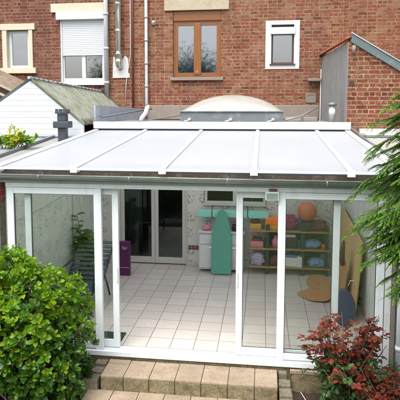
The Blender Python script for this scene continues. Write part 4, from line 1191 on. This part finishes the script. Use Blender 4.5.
for k in range(len(outl)):
    p0, p1, p2, p3 = (Vector(outl[(k + q) % len(outl)]) for q in (-1, 0, 1, 2))
    for t in (0, .25, .5, .75):
        sm.append(0.5 * (2 * p1 + (p2 - p0) * t + (2 * p0 - 5 * p1 + 4 * p2 - p3) * t * t + (3 * p1 - p0 - 3 * p2 + p3) * t ** 3))
ch = MB(); ch.poly([(p.x, p.y, 0.006 + 0.07 * (p.x - 2.35)) for p in sm], (0, 0, 0.007), 0.0015)
tag(ch.build('cardboard_sheet', 'cork', loc=(2.55, 2.8, 0)), 'torn orange brown cardboard sheet lying on the tiled floor', 'cardboard')
dk = thing('round_tray', 'dark blue oval tray leaning beside the plywood sheet', 'tray', (3.0, 1.3, 0))
b = bmesh.new()
bmesh.ops.create_cone(b, cap_ends=True, segments=40, radius1=0.21, radius2=0.19, depth=0.03)
bmesh.ops.transform(b, matrix=Matrix.Translation((2.96, 1.25, 0.30)) @ Matrix.Rotation(0.25, 4, 'Z') @ Matrix.Rotation(1.25, 4, 'X') @ Matrix.Diagonal((0.92, 1.36, 1, 1)), verts=b.verts)
bmesh.ops.bevel(b, geom=b.edges[:], offset=0.004, segments=2, affect='EDGES')
mb = MB(); mb.bm = b; mb.build('dish', 'slate_disc', dk)
MB().tube([(3.0, 1.32, 0.55), (3.05, 1.30, 0.70), (3.10, 1.28, 0.72), (3.12, 1.27, 0.60)], 0.008, 8).build('handle', 'steel', dk)

# left corner: potted plant, folded deck chair, mat
PP = thing('potted_plant', 'dark leafy houseplant in a brown pot behind the left glass', 'potted plant', (-1.50, 2.6, 0))
MB().tube([(-1.50, 2.6, 0.001), (-1.50, 2.6, 0.30), (-1.50, 2.6, 0.34), (-1.50, 2.6, 0.335)], [0.14, 0.19, 0.205, 0.17], 20).build('pot', 'pot', PP)
st = MB(); lv = Leaves()
for k in range(20):
    a = rnd.uniform(0, 6.28); h = rnd.uniform(0.30, 0.78); r = rnd.uniform(0.05, 0.30)
    if k == 0: h, r, a = 1.02, 0.20, math.pi
    p0 = Vector((-1.50, 2.6, 0.32)); p2 = p0 + Vector((math.cos(a) * r, math.sin(a) * r, h)); p1 = p0.lerp(p2, 0.5) + Vector((0, 0, 0.08))
    st.tube([p0, p1, p2], [0.012, 0.009, 0.005], 6)
    for q in range(15 if k else 14):
        t = rnd.uniform(0.25, 1.0); pp = p1.lerp(p2, (t - .5) * 2) if t > .5 else p0.lerp(p1, t * 2)
        d = rv(); d.z = abs(d.z) * 0.6 - 0.1
        lv.leaf(pp, d, Vector((0, 0, 1)) + rv(0.4), rnd.uniform(0.12, 0.22), rnd.uniform(0.07, 0.12))
st.build('stem', 'rose_stem', PP); lv.build('foliage', ['leaf_dark'], PP)
DC = thing('deck_chair', 'dark reclining garden chair with slate slats behind the left glass', 'garden chair', (-1.0, 1.4, 0))
fr = MB()
for s_ in (-1.58, -0.95):
    fr.tube([(s_, 2.45, 0.86), (s_, 1.75, 0.38), (s_, 1.0, 0.34), (s_, 0.75, 0.10)], 0.018, 8)
    fr.tube([(s_, 1.85, 0.46), (s_, 2.15, 0.005)], 0.016, 8)
    fr.tube([(s_, 1.05, 0.34), (s_, 0.95, 0.005)], 0.016, 8)
    fr.tube([(s_, 2.1, 0.66), (s_, 1.3, 0.62), (s_, 1.2, 0.36)], 0.018, 8)
fr.build('frame', 'navy', DC)
sl = MB()
for i in range(9):
    t = i / 8
    y = 2.43 - t * 0.66; z = 0.87 - t * 0.46
    sl.box(-1.59, -0.94, y - 0.03, y + 0.03, z - 0.008, z + 0.008, 0.004, rot=Matrix.Rotation(0.6, 3, 'X'), piv=Vector((-1, y, z)))
sl.build('backrest', 'slate_cloth', DC)
sl = MB()
for i in range(8):
    y = 1.70 - i * 0.095
    sl.box(-1.59, -0.94, y - 0.036, y + 0.036, 0.365, 0.381, 0.004)
sl.build('seat', 'slate_cloth', DC)
mt = MB().box(-1.62, -0.24, 0.15, 0.56, 0.001, 0.016, 0.004)
tag(mt.build('door_mat', 'mat_dark', loc=(-0.95, 0.3, 0)), 'dark green door mat on the tiles behind the left glass', 'mat')

# ================================================================== PLANTS
def shrub(root, centre, radii, n_clusters, leaf_len, mats, new_above, stem_mat, stems, seed, per=(6, 10), front_bias=0.0, shape=None, newfrac=0.6, name='foliage'):
    r = random.Random(seed)
    C_ = Vector(centre)
    lv = Leaves(); st = MB()
    tips = []
    for _ in range(n_clusters):
        while True:
            v = Vector((r.uniform(-1, 1), r.uniform(-1, 1), r.uniform(-1, 1)))
            if v.length > 1 or v.length < 0.35: continue
            if r.random() > v.length ** 1.5: continue
            break
        bump = 1 + 0.16 * math.sin(v.x * 5 + seed) * math.cos(v.z * 6 + seed * 2) + 0.1 * math.sin(v.y * 7 + v.z * 4)
        p = C_ + Vector((v.x * radii[0], v.y * radii[1], v.z * radii[2])) * bump
        if shape and not shape(p): continue
        out = Vector((v.x, v.y, v.z * 0.6 + 0.55)).normalized()
        out = (out + Vector((r.uniform(-.5, .5), r.uniform(-.5, .5), r.uniform(-.4, .5)))).normalized()
        tips.append((p, out, v))
    for p, out, v in tips:
        k = r.randint(*per)
        a1 = out.orthogonal().normalized(); a2 = out.cross(a1)
        hi = (p.z - C_.z) / radii[2]
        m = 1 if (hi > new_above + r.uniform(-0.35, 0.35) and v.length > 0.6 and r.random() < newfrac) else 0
        for q in range(k):
            ang = q * 2.4 + r.uniform(-.3, .3)
            spread = 0.45 + 0.85 * (q / k)
            d = (out * math.cos(spread) + (a1 * math.cos(ang) + a2 * math.sin(ang)) * math.sin(spread))
            base = p - out * 0.06 * (q / k)
            L = leaf_len * r.uniform(0.45, 1.25) * (0.75 + 0.5 * q / k)
            lv.leaf(base, d, out, L, L * r.uniform(0.52, 0.68), m, 0.18, r.uniform(0.0, 0.35))
    sb = Vector((C_.x, C_.y, C_.z - radii[2]))
    for i in range(stems):
        p, out, v = tips[r.randrange(len(tips))]
        b0 = sb + Vector((r.uniform(-.35, .35) * radii[0], r.uniform(-.35, .35) * radii[1], 0.0))
        mid = b0.lerp(p, 0.5) + Vector((r.uniform(-.06, .06), r.uniform(-.06, .06), 0.08))
        st.tube([b0, mid, p - out * 0.02], [0.014, 0.009, 0.004], 6)
    st.build('stem', stem_mat, root)
    lv.build(name, mats, root)

B1 = thing('leafy_shrub', 'large bright green broad leaved shrub in front of the left window', 'shrub', (-1.55, -0.75, -0.36))
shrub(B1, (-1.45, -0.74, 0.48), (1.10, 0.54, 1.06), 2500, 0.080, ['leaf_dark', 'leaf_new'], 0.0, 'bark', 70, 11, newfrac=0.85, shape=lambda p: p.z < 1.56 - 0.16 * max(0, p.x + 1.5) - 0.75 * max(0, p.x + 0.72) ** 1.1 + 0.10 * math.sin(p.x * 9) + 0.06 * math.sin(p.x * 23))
B2 = thing('leafy_shrub', 'dark small leaved shrub low beside the left paving blocks', 'shrub', (-0.75, -0.45, -0.36))
shrub(B2, (-0.82, -0.38, -0.10), (0.33, 0.26, 0.30), 120, 0.06, ['leaf_dark', 'leaf_new'], 0.9, 'bark', 12, 12)
YF = thing('yellow_plant', 'small plant with pale yellow leaves under the green shrub', 'plant', (-0.62, -0.86, -0.36))
st = MB(); lv = Leaves()
for k in range(6):
    a = rnd.uniform(0, 6.28)
    p0 = Vector((-0.62, -0.86, -0.34)); p2 = p0 + Vector((math.cos(a) * 0.08, math.sin(a) * 0.05 - 0.03, rnd.uniform(0.30, 0.50)))
    st.tube([p0, p2], [0.006, 0.004], 6)
    for q in range(6):
        lv.leaf(p2, (rv() + Vector((0, -0.3, 0.5))), Vector((0, -0.5, 1)), 0.055, 0.03)
st.build('stem', 'rose_stem', YF); lv.build('foliage', ['leaf_yellow'], YF)

RW = thing('roof_weed', 'bright yellow green weed growing on the low grey roof', 'plant', (-2.55, 2.0, 2.6))
st = MB(); lv = Leaves()
for k in range(26):
    p0 = Vector((-2.60 + rnd.uniform(-.20, .22), 1.9 + rnd.uniform(-.1, .1), 2.60))
    hh = rnd.uniform(0.12, 0.28) if k > 3 else rnd.uniform(0.34, 0.52)
    p2 = p0 + Vector((rnd.uniform(-.16, .28), rnd.uniform(-.1, .1), hh))
    st.tube([p0, p0.lerp(p2, .5) + Vector((0, 0, .03)), p2], [0.006, 0.005, 0.003], 6)
    for q in range(12):
        pp = p0.lerp(p2, rnd.uniform(0.3, 1.0))
        d = rv(); d.z = abs(d.z)
        lv.leaf(pp, d, Vector((0, 0, 1)) + rv(.4), rnd.uniform(0.06, 0.11), rnd.uniform(0.045, 0.065), 1 if k % 3 == 0 else 0)
st.build('stem', 'leaf_new', RW); lv.build('foliage', ['leaf_new', 'leaf_yellow'], RW)

def rose(root, bx, by, bz, n, h, spread, seed, green_below):
    r = random.Random(seed)
    st = MB(); lr = Leaves(); lg = Leaves()
    for k in range(n):
        a = r.uniform(0, 6.28); s_ = spread * math.sqrt(r.random()); hh = h * (0.36 + 0.64 * r.random() ** 1.25)
        p0 = Vector((bx + r.uniform(-.08, .08), by + r.uniform(-.06, .06), bz))
        p2 = p0 + Vector((math.cos(a) * s_, math.sin(a) * s_ * 0.6, hh)); p1 = p0.lerp(p2, 0.5) + Vector((-math.cos(a) * .04, 0, 0.10))
        st.tube([p0, p0.lerp(p1, .5), p1, p1.lerp(p2, .5), p2], [0.009, 0.008, 0.006, 0.005, 0.003], 6)
        for q in range(10):
            t = r.uniform(0.2, 1.0)
            pp = p1.lerp(p2, (t - .5) * 2) if t > .5 else p0.lerp(p1, t * 2)
            green = (pp.z - bz) / h < green_below + r.uniform(-.15, .15)
            L = lg if green else lr
            d = rv(); d.z = d.z * 0.4 + 0.1; d.normalize()
            rach = r.uniform(0.06, 0.11)
            n_ = Vector((0, 0, 1)) + rv(.5)
            side = d.cross(Vector((0, 0, 1))).normalized()
            for w_ in range(2):
                q0 = pp + d * rach * (0.45 + 0.45 * w_)
                for sg_ in (1, -1):
                    L.leaf(q0, d * 0.5 + side * sg_, n_, 0.066 * r.uniform(.8, 1.25), 0.042, 0, .2, r.uniform(0, .4))
            L.leaf(pp + d * rach, d, n_, 0.078 * r.uniform(.8, 1.25), 0.048, 0, .2, r.uniform(0, .4))
    st.build('stem', 'rose_stem', root)
    lr.build('foliage', ['rose_red'], root)
    lg.build('foliage', ['rose_green'], root)
R1 = thing('rose_bush', 'rose bush with dark red young leaves and green lower leaves in front of right window', 'rose bush', (2.72, -0.62, -0.36))
rose(R1, 2.74, -0.62, -0.36, 56, 1.28, 0.54, 21, 0.56)
R2 = thing('rose_bush', 'smaller all red rose bush at the bottom right corner', 'rose bush', (3.10, -0.95, -0.36))
rose(R2, 3.12, -1.0, -0.36, 34, 0.76, 0.34, 22, 0.15)

# weeds on the soil by the steps
def tuft(x, y, z, n, seed, label):
    t = thing('weed', label, 'weed', (x, y, z))
    r = random.Random(seed); lv = Leaves()
    for k in range(n):
        a = r.uniform(0, 6.28); d = Vector((math.cos(a), math.sin(a), r.uniform(0.2, 1.1)))
        lv.leaf(Vector((x, y, z)) + Vector((math.cos(a), math.sin(a), 0)) * r.uniform(0, .05), d, Vector((0, 0, 1)), r.uniform(0.05, 0.11), r.uniform(0.018, 0.03))
    lv.build('foliage', ['leaf_dark'], t)
tuft(2.36, -0.75, -0.36, 16, 3, 'small dark weed on the soil right of the lower step')

# conifer on the right
CN = thing('conifer', 'feathery bright green conifer overhanging at the right edge', 'conifer', (3.66, -1.45, -0.42))
def conifer(root, tx, ty, z0, z1, seed):
    r = random.Random(seed)
    MB().tube([(tx, ty, -0.42), (tx + 0.03, ty, 1.5), (tx, ty, z1 + 0.1)], [0.09, 0.07, 0.02], 12).build('trunk', 'bark', root)
    lv = Leaves(); st = MB()
    NB = 430
    for k in range(NB):
        hf = (k + r.random()) / NB
        z = z0 + (z1 - z0) * hf
        a = k * 2.39996 + r.uniform(-.4, .4)
        prof = 0.62 + 0.38 * math.sin(math.pi * min(1, 0.15 + hf * 0.8)) - 0.45 * max(0, hf - 0.6)
        Lb = r.uniform(0.66, 1.10) * 1.0 * prof
        out = Vector((math.cos(a), math.sin(a), 0))
        rise = r.uniform(0.05, 0.38); dr = r.uniform(0.30, 0.52)
        pts = [Vector((tx, ty, z)) + out * Lb * i / 8 + Vector((0, 0, Lb * (rise * i / 8 - dr * (i / 8) ** 2))) for i in range(9)]
        st.tube(pts, [0.010 * (1 - 0.8 * i / 8) for i in range(9)], 5)
        lat = Vector((-out.y, out.x, 0))
        for i in range(19):
            t = 0.25 + 0.75 * i / 18
            f = min(7.999, t * 8); i0 = int(f); p = pts[i0].lerp(pts[i0 + 1], f - i0)
            tang = (pts[i0 + 1] - pts[i0]).normalized()
            for sg_ in (1, -1):
                d = (tang * r.uniform(0.8, 1.2) + lat * sg_ * r.uniform(0.35, 0.75) + Vector((0, 0, r.uniform(-0.30, 0.10)))).normalized()
                tw = (0.20 * (1.15 - 0.55 * t)) * r.uniform(0.75, 1.25)
                nn = max(4, int(tw / 0.0085))
                up = (Vector((0, 0, 1)) + rv(.45)).normalized()
                s2 = d.cross(up).normalized()
                for q in range(nn):
                    u = q / nn
                    b0 = p + d * tw * u + Vector((0, 0, -tw * 0.22 * u * u))
                    ln = 0.034 * (1 - 0.40 * u) * r.uniform(.8, 1.2)
                    for s3 in (1, -1):
                        lv.needle(b0, d + s2 * s3 * r.uniform(0.4, 0.75) + Vector((0, 0, r.uniform(-.2, .1))), up, ln, 0.0085, 1 if t * 0.6 + u * 0.5 > r.uniform(0.72, 1.15) else 0)
    st.build('branch', 'bark', root)
    lv.build('foliage', ['conifer', 'conifer_tip'], root)
conifer(CN, 3.66, -1.45, 1.72, 3.66, 5)

# trees at the far end of the garden, behind the viewpoint: seen only as reflections in the panes
def tree(x, y, h, r, seed, label):
    t = thing('garden_tree', label, 'tree', (x, y, -0.42), 'trees at the end of the garden')
    rr = random.Random(seed)
    MB().tube([(x, y, -0.42), (x + 0.1, y, h * 0.35), (x, y, h * 0.8)], [0.22, 0.16, 0.05], 10).build('trunk', 'bark', t)
    lv = Leaves()
    for k in range(13000):
        v = Vector((rr.gauss(0, .36), rr.gauss(0, .36), rr.gauss(0, .34)))
        if v.length > 1.1: continue
        p = Vector((x + v.x * r, y + v.y * r, h * 0.62 + v.z * h * 0.42))
        d = Vector((rr.uniform(-1, 1), rr.uniform(-1, 1), rr.uniform(-1, 1)))
        if d.length < .1: continue
        lv.leaf(p, d, Vector((0.1, 0, 1)), rr.uniform(0.13, 0.24), rr.uniform(0.09, 0.15))
    lv.build('crown', ['tree_leaf'], t)
tree(-11, -25, 8.2, 3.2, 31, 'broad green tree reflected low in the upper windows')
tree(-4.5, -28, 9.0, 3.4, 32, 'tall green tree reflected in the brown window')
tree(4, -27, 6.5, 3.0, 33, 'lower green tree reflected in the conservatory glass')
tree(10, -26, 7.0, 3.0, 34, 'rounded green tree reflected at the right')

for o in bpy.data.objects:
    if '_w' in o: del o['_w']
